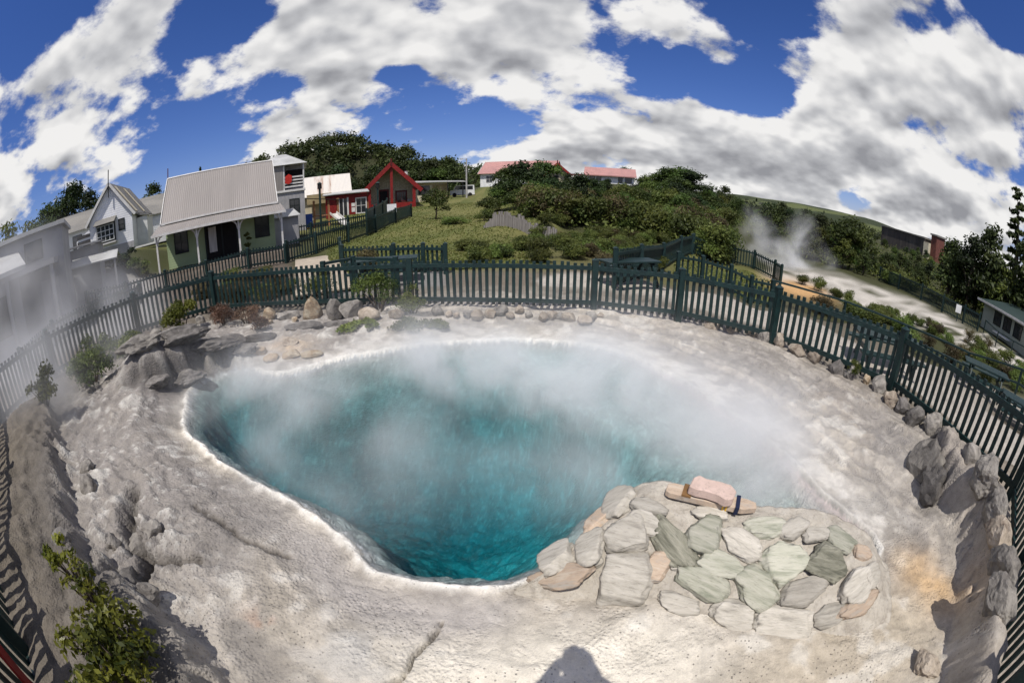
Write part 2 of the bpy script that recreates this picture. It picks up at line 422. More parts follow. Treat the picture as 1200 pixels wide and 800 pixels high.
def terrain(x, y):
    """height and albedo of the ground sheet"""
    x = np.asarray(x, float); y = np.asarray(y, float)
    h = base_h(x, y)
    r = np.hypot(x, y)
    az = np.degrees(np.arctan2(x, y))
    near = (x > -12) & (x < 9) & (y > -3) & (y < 11.5)
    # ---- colour of the far ground
    nA = fbm(x * .35, y * .35, oct=4, seed=3); nB = fbm(x * 1.7, y * 1.7, oct=4, seed=5)
    C = np.zeros(x.shape + (3,))
    soil = np.array((.15, .125, .095)); grass = np.array((.085, .098, .026)); dry = np.array((.145, .14, .048)); bush = np.array((.045, .048, .018))
    gravel = np.array((.37, .335, .29)); white = np.array((.56, .52, .46)); orange = np.array((.48, .29, .13)); asphalt = np.array((.13, .125, .12))
    C[:] = bush
    def put(w, c):
        w = np.clip(w, 0, 1)[..., None]
        C[:] = C * (1 - w) + np.asarray(c) * w
    put(1 - sstep(12, 20, r), soil)
    gmix = sstep(.38, .62, nA * .6 + nB * .4)[..., None]
    gcol = grass * (1 - gmix) + dry * gmix
    lawn = sstep(-27, -24, az + 4 * (nA - .5)) * (1 - sstep(4, 9, az + 8 * (nA - .5))) * sstep(13.0, 14.5, r) * (1 - sstep(95, 110, r))
    lawn = np.maximum(lawn, sstep(-85, -80, az) * (1 - sstep(-28, -25, az)) * sstep(33, 36, r) * (1 - sstep(90, 100, r)))
    lawn = np.maximum(lawn, sstep(20, 23, az) * (1 - sstep(36, 38, az)) * sstep(15.8, 16.5, r) * (1 - sstep(26, 30, r)))
    C = C * (1 - lawn[..., None]) + gcol * lawn[..., None]
    put(sstep(-5, 2, az) * (1 - sstep(22, 27, az)) * sstep(14, 15, r) * (1 - sstep(22, 25, r)) * .75, dry * .75)
    put(sstep(-26.5, -25, az) * (1 - sstep(-10, -8, az)) * (1 - sstep(14.5, 15.3, r)) * sstep(9, 10, r), asphalt * 1.5)
    # village yard (asphalt and gravel) on the left
    put(sstep(-110, -100, az) * (1 - sstep(-31, -29, az)) * sstep(11, 12.5, r) * (1 - sstep(25, 29, r)), np.array((.105, .085, .068)) * (.6 + .9 * nB[..., None]))
    put(sstep(-110, -100, az) * (1 - sstep(-52, -47, az)) * sstep(13, 14.5, r) * (1 - sstep(25, 29, r)), asphalt * (1.6 + .8 * nB[..., None]))
    # sinter flats on the right, with an ochre run-off
    fl = sstep(33, 37, az + 5 * (nA - .5)) * (1 - sstep(78, 82, az)) * sstep(24.5, 27, r + 6 * (nB - .5)) * (1 - sstep(36, 41, r + 9 * (nA - .5) + .16 * (az - 50)))
    put(fl * sstep(.30, .62, nB * .6 + nA * .4 + .05), white * (.55 + .5 * nB[..., None]))
    put(np.exp(-(((az - 40) / 4.5) ** 2 + ((r - 25) / 3.0) ** 2)) * 1.2, orange)
    put(np.exp(-(((az - 50) / 6.0) ** 2 + ((r - 31) / 2.2) ** 2)) * .7, white * .8)
    h = h + fl * .25 * (nB - .5) * sstep(30, 38, r)
    # gravel path behind the fence
    d, _ = seg_dist(x, y, [(2.3, 11.9), (4.0, 11.1), (5.6, 10.2), (8.4, 7.6), (10.0, 4.2), (10.2, .5), (9, -4)])
    put((1 - sstep(1.5, 1.8, d + .35 * (nB - .5))), gravel * (.8 + .4 * nB[..., None]))
    d, _ = seg_dist(x, y, [(11.2, 5.5), (13.5, 6.0), (16, 3.5)])
    put((1 - sstep(1.3, 2.2, d)) * .8, gravel * (.7 + .4 * nB[..., None]))
    if not near.any():
        return h, C
    # ---- the spring and its sinter apron
    I = np.where(near)
    X = x[I]; Y = y[I]; H = h[I].copy(); K = C[I].copy()
    wob = .10 * (fbm(X * 2.3, Y * 2.3, oct=3, seed=21) - .5) + .05 * (fbm(X * 9, Y * 9, oct=2, seed=22) - .5)
    sd, par = pool_sd(X, Y)
    sd = sd + wob
    n1 = fbm(X * 1.1, Y * 1.1, oct=5, seed=31); n2 = fbm(X * 4.5, Y * 4.5, oct=4, seed=32); n3 = fbm(X * 16, Y * 16, oct=3, seed=33)
    ins = sd < 0
    right = sstep(1.6, 3.2, X) * sstep(1.4, 2.2, Y)
    far_ = sstep(5.6, 7.0, Y)
    # rise from the rim
    wdt = 1.0 + .9 * right + .5 * far_
    t = np.clip(sd / wdt, 0, 1)
    rise = t * t * (3 - 2 * t)
    Ho = .07 * (1 - rise) + H * rise
    # bedding ledges following the rim
    q = sd * 3.1 + 2.2 * n1 + .5 * n2
    fr = q - np.floor(q)
    led = (np.floor(q) + sstep(.55, .95, fr) - q)
    ledw = sstep(.25, .6, sd) * (1 - sstep(2.6, 4.0, sd)) * (.35 + .65 * np.maximum(np.maximum(right, far_), sstep(-2.0, -4.5, X)))
    Ho = Ho + .055 * led * ledw
    fl_ = fbm(sd * 4.5 + 1.6 * n1, par * 14, oct=4, seed=51)
    Ho = Ho + (.12 * (n1 - .5) + .038 * (n2 - .5) + .016 * (n3 - .5) + .07 * (fl_ - .5)) * sstep(.15, 1.0, sd) * (.55 + .45 * sstep(1.2, 3, np.hypot(X - .6, Y - 1.4)))
    rid = 1 - np.abs(2 * fbm(X * 3.1 + .6 * n2, Y * 3.1, oct=4, seed=41) - 1)
    Ho = Ho + (.05 * (rid - .75) + .015 * (n3 - .5)) * sstep(.35, 1.1, sd) * np.maximum(np.maximum(right, .7 * far_), sstep(-1.8, -3.6, X)) 
    lip = np.exp(-((sd - .045) / .035) ** 2) * (.45 + 1.1 * n2)
    Ho = Ho + .045 * lip * (1 - .6 * right)
    # banks carrying the fence
    def side(pts):
        d, p = seg_dist(X, Y, pts)
        i = np.clip(np.floor(p).astype(int), 0, len(pts) - 2)
        A = np.array(pts)[i]; B = np.array(pts)[i + 1]
        s = (B[:, 0] - A[:, 0]) * (Y - A[:, 1]) - (B[:, 1] - A[:, 1]) * (X - A[:, 0])
        return d, s
    dl, sl = side(LBANK)
    out_l = np.where(sl < 0, dl, -dl) + .35 * (n2 - .5)
    lb = sstep(-.14, .10, out_l) * (1 - sstep(.9, 2.6, out_l))
    Ho = Ho + lb * (.30 + .25 * (n1 - .3)) * sstep(-9.2, -8, X)
    dr, sr = side(RBANK)
    out_r = np.where(sr > 0, dr, -dr) + .30 * (n2 - .5)
    rb = sstep(-.16, .06, out_r) * (1 - sstep(.15, .55, out_r))
    Ho = Ho + rb * (.42 + .30 * (n1 - .3))
    # the rock ledge at the left end, with a dark undercut face
    dc, sc_ = side(CLIFF)
    oc = np.where(sc_ > 0, dc, -dc) + .45 * (n2 - .5) + .3 * (n1 - .5)
    wm = np.exp(-(((X + 6.2) / 1.25) ** 4 + ((Y - 5.6) / 1.15) ** 4))
    cl = sstep(-.07, .07, oc) * wm
    Ho = Ho + .46 * cl + .10 * wm * sstep(0, .6, oc) * (n2 - .3)
    # crevices
    crv = np.zeros_like(X)
    for pts, w, dep in ((CREV1, .10, .20), (CREV2, .05, .10), (CREV3, .035, .05), (CRACK, .013, .08)):
        dd, _ = seg_dist(X + .10 * (n2 - .5) + .03 * (n3 - .5), Y + .10 * (n3 - .5), pts)
        g = np.exp(-(dd / (w * (.5 + n2))) ** 2)
        Ho = Ho - dep * g; crv = np.maximum(crv, g)
    lump = np.exp(-(((X + 3.5) / .75) ** 2 + ((Y - 1.55) / .5) ** 2))
    Ho = Ho + lump * (.20 * np.abs(n2 - .5) * 2 + .06 * n3)
    # under the water: steep in the middle and left, a milky shelf on the right
    s_in = -sd
    steep = 2.3 - 2.24 * sstep(.3, 2.3, X + .25 * (Y - 3)) - 1.5 * sstep(4.6, 7.0, Y)
    steep = np.maximum(steep, .05)
    shelf = np.minimum(s_in, .25) * .8
    dep = shelf + np.maximum(s_in - .25, 0) * steep
    dep = 2.6 * (1 - np.exp(-dep / 2.6 * 1.15))
    Hi = .05 - dep - .16 * (n2 - .5) * sstep(.1, .6, s_in) - .05 * (n3 - .5)
    Hn = np.where(ins, Hi, Ho)
    # ---- albedo
    cg = np.array((.28, .26, .242)); cb = np.array((.41, .372, .326)); cw = np.array((.70, .685, .655)); cd = np.array((.15, .14, .135))
    sint = cg + (cb - cg) * sstep(.36, .62, n1)[:, None]
    sint = sint * (.74 + .52 * sstep(.25, .75, n2)[:, None])
    K2 = sint.copy()
    def putk(w, c):
        w = np.clip(w, 0, 1)[:, None]
        K2[:] = K2 * (1 - w) + np.asarray(c) * w
    # dark weathered streaks along the bedding on the right and far side
    stq = sd * 5.0 + 3.0 * n1 + 1.2 * n2
    strk = sstep(.30, .05, np.abs(stq - np.round(stq)))
    putk(strk * ledw * sstep(.42, .6, n2 + .1 * n1) * .75, cd * 1.2)
    putk(sstep(.9, 1.9, sd) * right * sstep(.35, .65, n1) * .65, (.24, .217, .205))
    putk(sstep(.50, .62, fl_) * sstep(.2, .6, sd) * .45, (.47, .43, .385)); putk(sstep(.45, .34, fl_) * sstep(.2, .6, sd) * .45, (.22, .205, .195))
    # left apron: mauve grey, pitted
    la = sstep(-1.6, -3.6, X) * sstep(.1, .5, sd)
    putk(la * .75, np.array((.235, .217, .21)) * (.65 + .7 * n2[:, None]))
    putk(la * sstep(.50, .66, n2) * .5, (.22, .205, .20))
    putk(la * sstep(.58, .70, n3 * .6 + n2 * .4) * .5, cw * .85)
    # front apron: pale cream
    fa = np.exp(-(((X - .2) / 1.3) ** 4 + ((Y - 1.05) / .62) ** 4))
    putk(fa * .9, np.array((.70, .655, .58)) * (.86 + .28 * n2[:, None]))
    fb = np.exp(-(((X - 2.6) / 1.3) ** 4 + ((Y - .6) / .55) ** 4))
    putk(fb * .8, np.array((.44, .385, .31)) * (.86 + .28 * n2[:, None]))
    fc = np.exp(-(((X + 1.0) / .38) ** 2 + ((Y - 1.2) / .3) ** 2))
    putk(fc * sstep(.4, .6, n2) * .8, (.42, .41, .40)); putk(sstep(.57, .66, n1 * .5 + n2 * .5) * sstep(.1, .5, sd) * .4, cw * .9)
    # damp grey band inside the rim at the front left
    dm = np.exp(-((sd - .38) / .26) ** 2) * sstep(-3.0, -1.6, X) * (1 - sstep(-.3, .2, X)) * (1 - sstep(3, 4, Y))
    putk(dm * .85, (.385, .36, .35))
    # stains
    st = np.exp(-(((X + 1.78) / .18) ** 2 + ((Y - 1.24) / .15) ** 2)) * sstep(.44, .62, n2)
    putk(st * .8, (.34, .235, .18))
    orn = np.exp(-(((X - 3.95) / .34) ** 2 + ((Y - .85) / .55) ** 2))
    putk(orn * sstep(.3, .7, n1 + .2) * .9, (.55, .37, .20))
    putk(np.exp(-(((X + 4.4) / .5) ** 2 + ((Y - 7.0) / .35) ** 2)) * .6, (.56, .42, .28))
    # white crust
    wc = np.exp(-((sd - .035) / (.032 + .03 * sstep(.4, .7, n2) + .14 * far_)) ** 2) * (.5 + .8 * n3)
    putk(wc * (1 - .5 * right), (.74, .725, .70))
    wr = sstep(0, .06, sd) * (1 - sstep(.35, .8, sd + .5 * (n1 - .5))) * np.maximum(right, .8 * far_)
    putk(wr * (.35 + .6 * sstep(.35, .6, n2)), (.54, .52, .50))
    putk(sstep(.82, .70, rid) * sstep(.3, .8, sd) * np.maximum(right, sstep(-1.8, -3.6, X)) * .45, cd * 1.5)
    # dark rock faces
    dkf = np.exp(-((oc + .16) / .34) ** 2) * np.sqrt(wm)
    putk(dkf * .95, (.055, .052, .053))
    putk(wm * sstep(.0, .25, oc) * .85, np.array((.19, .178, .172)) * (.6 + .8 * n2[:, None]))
    putk(crv * .85, (.07, .062, .056))  # crevices: the shade in their depth is painted as dark colour
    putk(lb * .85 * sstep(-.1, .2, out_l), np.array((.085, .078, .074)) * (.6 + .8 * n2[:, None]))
    putk(rb * .6, (.30, .265, .235))
    # soil under the fence
    ring = sstep(2.0, 3.4, sd + .5 * (n1 - .5))
    putk(ring * .85, np.array((.125, .108, .088)) * (.6 + .8 * n2[:, None]))
    putk(sstep(.2, .6, out_r) * .7, (.28, .24, .20))
    # bed
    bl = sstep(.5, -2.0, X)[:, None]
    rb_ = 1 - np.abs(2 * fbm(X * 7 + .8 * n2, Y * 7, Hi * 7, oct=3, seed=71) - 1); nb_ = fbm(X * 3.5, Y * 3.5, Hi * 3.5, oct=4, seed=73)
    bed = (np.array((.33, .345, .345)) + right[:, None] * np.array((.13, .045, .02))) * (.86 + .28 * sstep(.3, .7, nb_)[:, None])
    bed = bed * (1 + .45 * sstep(.92, .99, rb_))[:, None]  # bright flecks: rippling light painted into the bed colour
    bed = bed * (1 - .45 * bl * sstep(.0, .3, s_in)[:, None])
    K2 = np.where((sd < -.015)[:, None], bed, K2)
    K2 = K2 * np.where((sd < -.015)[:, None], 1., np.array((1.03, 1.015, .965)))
    # blend apron into the surrounding ground
    wout = sstep(2.6, 3.6, sd + .4 * (n1 - .5))
    edge = np.minimum(np.minimum(sstep(-12, -10.5, X), 1 - sstep(8, 9, X)), np.minimum(sstep(-3, -2, Y), 1 - sstep(10.6, 11.5, Y)))
    outside = np.maximum(sstep(3.2, 4.4, sd), 0)
    wfar = np.clip(outside, 0, 1)
    Hn = Hn * edge + H * (1 - edge)
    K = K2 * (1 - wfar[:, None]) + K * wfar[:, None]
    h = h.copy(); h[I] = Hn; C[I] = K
    return h, C

def axis(fine, g, far):
    """coordinates: fine = list of (start, end, step); grows geometrically outwards"""
    v = []
    for a, b, s in fine:
        v += list(np.arange(a, b - 1e-6, s))
    v.append(fine[-1][1])
    s = fine[-1][2]; p = v[-1]; hi = []
    while p < far:
        s = min(s * g, 120); p += s; hi.append(p)
    s = fine[0][2]; p = v[0]; lo = []
    while p > -far:
        s = min(s * g, 120); p -= s; lo.append(p)
    return np.array(lo[::-1] + v + hi)

gx = axis([(-8.2, -4.6, .045), (-4.6, 4.7, .022), (4.7, 6.6, .04)], 1.09, 2600)
gy = axis([(.1, 4.2, .022), (4.2, 9.4, .045)], 1.09, 2600)
GX, GY = np.meshgrid(gx, gy)
TH, TC = terrain(GX, GY)
nx, ny = len(gx), len(gy)
idx = np.arange(nx * ny).reshape(ny, nx)
FQ = np.stack([idx[:-1, :-1], idx[:-1, 1:], idx[1:, 1:], idx[1:, :-1]], -1).reshape(-1, 4)
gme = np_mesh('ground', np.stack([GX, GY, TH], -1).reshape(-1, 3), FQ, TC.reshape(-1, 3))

def hz(x, y):
    h, _ = terrain(np.array([float(x)]), np.array([float(y)]))
    return float(h[0])

def ground_material():
    m, nt, out = new_mat('ground_surface')
    p = N(nt, 'ShaderNodeBsdfPrincipled', i_Roughness=.9); p.inputs['Specular IOR Level'].default_value = .2
    nt.links.new(p.outputs[0], out.inputs['Surface'])
    at = N(nt, 'ShaderNodeAttribute', attribute_name='Col')
    ge = N(nt, 'ShaderNodeNewGeometry')
    P = ge.outputs['Position']
    n1 = N(nt, 'ShaderNodeTexNoise', i_Scale=9., i_Detail=9., i_Roughness=.68); nt.links.new(P, n1.inputs['Vector'])
    n2 = N(nt, 'ShaderNodeTexNoise', i_Scale=70., i_Detail=5., i_Roughness=.7); nt.links.new(P, n2.inputs['Vector'])
    n3 = N(nt, 'ShaderNodeTexNoise', i_Scale=1.4, i_Detail=5.); nt.links.new(P, n3.inputs['Vector'])
    n4 = N(nt, 'ShaderNodeTexNoise', i_Scale=2.3, i_Detail=6., i_Roughness=.65); nt.links.new(P, n4.inputs['Vector'])
    sx = N(nt, 'ShaderNodeSeparateXYZ'); nt.links.new(P, sx.inputs[0])
    vo = N(nt, 'ShaderNodeTexVoronoi', i_Scale=26.); nt.links.new(P, vo.inputs['Vector'])
    vo.inputs['Randomness'].default_value = 1.
    f = mth(nt, 'MULTIPLY', mapr(nt, n1.outputs['Fac'], .2, .8, .70, 1.28, False), mapr(nt, n2.outputs['Fac'], .25, .75, .84, 1.16, False))
    hsv = N(nt, 'ShaderNodeHueSaturation'); nt.links.new(at.outputs['Color'], hsv.inputs['Color']); nt.links.new(f, hsv.inputs['Value'])
    # small dark pits in the sinter crust, in patches
    pit = mth(nt, 'MULTIPLY', mapr(nt, vo.outputs['Distance'], .10, .22, 1, 0), mapr(nt, n3.outputs['Fac'], .42, .56, 0, 1))
    inside = mth(nt, 'MULTIPLY', mapr(nt, sx.outputs[1], 3.5, 2.2, 0, 1), mapr(nt, sx.outputs[2], .06, .14, 0, 1))
    pit = mth(nt, 'MULTIPLY', pit, inside)
    grit = mth(nt, 'MULTIPLY', mapr(nt, n2.outputs['Fac'], .56, .66, 0, .5), mapr(nt, n4.outputs['Fac'], .40, .58, 0, 1))
    c0 = mixc(nt, grit, hsv.outputs[0], (.14, .125, .11, 1))
    col = mixc(nt, mth(nt, 'MULTIPLY', pit, .6), c0, (.13, .12, .11, 1))
    nt.links.new(col, p.inputs['Base Color'])
    v2 = N(nt, 'ShaderNodeTexVoronoi', i_Scale=38., feature='SMOOTH_F1'); nt.links.new(P, v2.inputs['Vector'])
    pop = mth(nt, 'MULTIPLY', v2.outputs['Distance'], mth(nt, 'MAXIMUM', mapr(nt, n4.outputs['Fac'], .45, .6, 0, 1), mapr(nt, sx.outputs[0], -1., -1.8, 0, .8)))
    h = mth(nt, 'ADD', mth(nt, 'MULTIPLY', n1.outputs['Fac'], .020), mth(nt, 'MULTIPLY', n2.outputs['Fac'], .006))
    h = mth(nt, 'SUBTRACT', h, mth(nt, 'MULTIPLY', pit, .010))
    h = mth(nt, 'SUBTRACT', h, mth(nt, 'MULTIPLY', pop, .022))
    b = N(nt, 'ShaderNodeBump', i_Strength=.9, i_Distance=1.); nt.links.new(h, b.inputs['Height'])
    nt.links.new(b.outputs[0], p.inputs['Normal'])
    return m
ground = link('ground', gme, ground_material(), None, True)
tag(ground, 'pale sinter terrace round the hot pool running out to lawns and scrub', 'ground', kind='structure')

# water body: closed, sits in the basin
def water():
    ctr = PC.mean(0)
    nrm = []
    n = len(PC)
    P = []
    for i in range(n):
        t = PC[(i + 1) % n] - PC[i - 1]; t = t / np.linalg.norm(t)
        nn = np.array((t[1], -t[0]))
        if in_poly(np.array([PC[i][0] + nn[0] * .02]), np.array([PC[i][1] + nn[1] * .02]), PC)[0]: nn = -nn
        P.append(PC[i] + nn * .16)
    m, nt, out = new_mat('spring_water')
    tr = N(nt, 'ShaderNodeBsdfTransparent'); gl = N(nt, 'ShaderNodeBsdfGlossy', i_Roughness=.04)
    ge = N(nt, 'ShaderNodeNewGeometry')
    n1 = N(nt, 'ShaderNodeTexNoise', i_Scale=5., i_Detail=4., i_Distortion=1.2); nt.links.new(ge.outputs['Position'], n1.inputs['Vector'])
    b = N(nt, 'ShaderNodeBump', i_Strength=.4, i_Distance=.03); nt.links.new(n1.outputs['Fac'], b.inputs['Height'])
    fr = N(nt, 'ShaderNodeFresnel', i_IOR=1.33); nt.links.new(b.outputs[0], fr.inputs['Normal']); nt.links.new(b.outputs[0], gl.inputs['Normal'])
    mx = N(nt, 'ShaderNodeMixShader'); nt.links.new(fr.outputs[0], mx.inputs[0]); nt.links.new(tr.outputs[0], mx.inputs[1]); nt.links.new(gl.outputs[0], mx.inputs[2])
    nt.links.new(mx.outputs[0], out.inputs['Surface'])
    va = N(nt, 'ShaderNodeVolumeAbsorption'); va.inputs['Color'].default_value = (.0, .79, .835, 1); va.inputs['Density'].default_value = .9
    nt.links.new(va.outputs[0], out.inputs['Volume'])
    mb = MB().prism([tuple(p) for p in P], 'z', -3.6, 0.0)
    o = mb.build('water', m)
    return tag(o, 'turquoise steaming water of the hot pool', 'water', kind='structure')
water()
#PART2
# ------------------------------------------------------------------ fences
def picket_run(posts, label, group=None, h=1.08, pw=.075, gap=.145, post_w=.13, name='picket_fence', rails=(.17, .95), both=True, proud=.07, zs=None, side=1, lift=0.):
    """one continuous fence: posts, and between each two posts a bay of pickets on two rails"""
    P = [Vector((x, y, (hz(x, y) if zs is None else zs[i]) + lift)) for i, (x, y) in enumerate(posts)]
    root = empty(name, P[0], 0, label, 'fence', group)
    o = P[0]
    for i, p in enumerate(P):
        q = p - o
        mb = MB().box(q.x - post_w / 2, q.x + post_w / 2, q.y - post_w / 2, q.y + post_w / 2, q.z - .25, q.z + h + .05)
        a = post_w / 2 + .012
        z = q.z + h + .052
        mb.add([(q.x - a, q.y - a, z), (q.x + a, q.y - a, z), (q.x + a, q.y + a, z), (q.x - a, q.y + a, z), (q.x, q.y, z + .05)], [(3, 2, 1, 0), (0, 1, 4), (1, 2, 4), (2, 3, 4), (3, 0, 4)])
        mb.build('post', M['fence'], root)
    for i in range(len(P) - 1):
        a = P[i] - o; b = P[i + 1] - o
        d = b - a; Lh = math.hypot(d.x, d.y); u = Vector((d.x / Lh, d.y / Lh, 0)); nrm = Vector((-u.y, u.x, 0)) * side
        s0 = post_w / 2; s1 = Lh - post_w / 2
        for zr in rails:
            A = a + u * s0 + Vector((0, 0, zr + d.z * s0 / Lh)); B = a + u * s1 + Vector((0, 0, zr + d.z * s1 / Lh))
            MB().beam(A, B, .045, .09).build('rail', M['fence'], root)
        mb = MB()
        n = max(2, int((s1 - s0) / gap))
        st = (s1 - s0) / n
        for k in range(n):
            s = s0 + (k + .5) * st
            c = a + u * s + nrm * .036 + Vector((0, 0, d.z * s / Lh))
            jit = random.uniform(-.011, .011)
            ln = u * random.gauss(0, .008)
            mb.beam(c - ln + Vector((0, 0, .05 + jit)), c + ln + Vector((0, 0, rails[-1] + .045 + proud + jit * 1.6)), pw, .022, up=(nrm.x, nrm.y, nrm.z))
        mb.build('picket_panel', M['fence'], root)
    return root

RING = [(3.0, -.75), (4.7, .08), (6.15, .95), (6.5, 4.35), (5.2, 6.9), (3.62, 8.42), (1.82, 9.1), (-2.35, 9.45), (-8.0, 9.05), (-9.75, 7.3), (-10.3, 4.3), (-9.4, 2.0), (-6.6, .75), (-3.6, -.42), (-2.6, -.8)]
ring_z = []
for x, y in RING:
    ring_z.append(max(.30, min(.5, base_h(np.array([x]), np.array([y]))[0])))
ring_z = [float(z) for z in ring_z]
picket_run(RING, 'dark green picket fence with pointed post caps running right round the steaming pool', zs=ring_z, side=-1)

FENCE_G = 'dark green picket fences of the village lanes'
def P2(*a): return [pol(*q) for q in a]
picket_run(P2((-60, 20), (-54, 20.5), (-48, 21), (-42, 21), (-36, 21.3), (-30.8, 22)), 'dark green picket fence along the front of the green cottage', FENCE_G, h=.95, gap=.17, rails=(.17, .84))
picket_run(P2((-30.6, 22.2), (-26.5, 23), (-22, 25), (-18.2, 28.5), (-15.5, 33), (-13.4, 38)), 'dark green lane fence climbing from the cottage towards the lawn', FENCE_G, h=1.1, gap=.16, rails=(.17, .97))
picket_run(P2((-19.4, 27.5), (-18.3, 31), (-17.2, 36), (-16.6, 40)), 'tall dark green fence beside the white sign board', FENCE_G, h=1.7, gap=.15, rails=(.2, 1.55), pw=.10)
picket_run(P2((-32, 31), (-27, 31.5), (-22, 32), (-18.2, 33.5)), 'low dark fence in front of the playground', FENCE_G, h=1.0, gap=.18, rails=(.17, .87))
picket_run(P2((-23.2, 19), (-23, 15.6), (-16, 14.2), (-12, 13.8), (-9, 13.4)), 'dark green picket fence behind the green picnic table', FENCE_G, h=.93, gap=.17, rails=(.15, .8))
picket_run(P2((14, 11.9), (17.5, 14), (20.5, 17.5), (22.8, 21), (24.3, 25)), 'dark green fence running away from the pool past the scrub slope', FENCE_G, h=1.1, gap=.15, rails=(.17, .97))
picket_run(P2((22.6, 16.2), (26, 15.9), (30, 15.8), (33, 15.8), (36, 15.9)), 'dark green picket fence across the small yellow lawn', FENCE_G, h=1.0, gap=.19, rails=(.17, .86))
picket_run(P2((24.5, 25.4), (27, 27.2), (30, 28.2), (33, 28), (36, 26.5), (37, 24.8)), 'curved dark fence beyond the small yellow lawn near the vents', FENCE_G, h=1.15, gap=.17, rails=(.17, 1.0))
picket_run(P2((51, 47), (54, 43), (57.5, 40), (61, 38), (64.5, 37), (67, 36.5)), 'long dark fence below the trees beyond the sinter flat', FENCE_G, h=1.35, gap=.16, rails=(.2, 1.2))
picket_run(P2((-72, 13), (-66, 15.5), (-58, 17.5), (-52, 19.2)), 'low dark fence seen through the steam beside the yard', FENCE_G, h=.8, gap=.17, rails=(.15, .68))

def rail_fence(pts, label, h=1.05, group=None, rails=(.5, 1.0), pw=.10, tube=False, name='rail_fence', mat='fence'):
    P = [Vector((x, y, hz(x, y))) for x, y in pts]; o = P[0]
    root = empty(name, o, 0, label, 'railing', group)
    for p in P:
        q = p - o
        MB().box(q.x - pw / 2, q.x + pw / 2, q.y - pw / 2, q.y + pw / 2, q.z - .3, q.z + h - .03).build('post', M[mat], root)
    for zr in rails:
        for i in range(len(P) - 1):
            MB().beam(P[i] - o + Vector((0, 0, zr)), P[i + 1] - o + Vector((0, 0, zr)), .09, .07).build('rail', M[mat], root)
    return root
rail_fence(P2((36.2, 16.1), (46.7, 18.2), (56.5, 18.6), (66.6, 18.2), (75.5, 17.6), (86, 17.4)), 'dark green two rail timber fence above the sinter flat')
rail_fence(P2((68, 37), (70.3, 32), (73, 30.5), (76, 30)), 'dark handrail beside the path to the pale green house', rails=(.35, .98), pw=.08)
rail_fence([(-5.0, 10.35), (-4.35, 11.0), (-3.0, 10.6)], 'dark green handrail with a single post beside the boardwalk', rails=(.95,), pw=.12)

# ------------------------------------------------------------------ houses
def parts_window(root, x, z, w, h, y, grid=(2, 2), face=-1, frame='frame', ft=.07, name='window', gl='glass'):
    """sash window on a wall facing local -y: frame ring, glazing bars, pane"""
    f = MB(); t = ft; d0, d1 = y - .05, y + .03
    f.box(x - w / 2 - t, x - w / 2, d0, d1, z - t, z + h + t).box(x + w / 2, x + w / 2 + t, d0, d1, z - t, z + h + t)
    f.box(x - w / 2, x + w / 2, d0, d1, z - t, z).box(x - w / 2, x + w / 2, d0, d1, z + h, z + h + t)
    for i in range(1, grid[0]):
        xx = x - w / 2 + w * i / grid[0]; f.box(xx - .02, xx + .02, d0 + .015, d1, z, z + h)
    for j in range(1, grid[1]):
        zz_ = z + h * j / grid[1]; f.box(x - w / 2, x + w / 2, d0 + .02, d1 - .01, zz_ - .025, zz_ + .025)
    o = f.build(name, M[frame], root)
    MB().box(x - w / 2, x + w / 2, y - .012, y + .02, z, z + h).build('pane', M[gl], o)
    return o

def gable_roof(root, x0, x1, yA, yR, yB, ze, zr, mat, name='roof', t=.07):
    """roof with its ridge along local x"""
    mb = MB()
    mb.prism([(yA, ze), (yR, zr), (yB, ze), (yB, ze + t), (yR, zr + t * 1.4), (yA, ze + t)], 'x', x0, x1)
    return mb.build(name, M[mat], root)

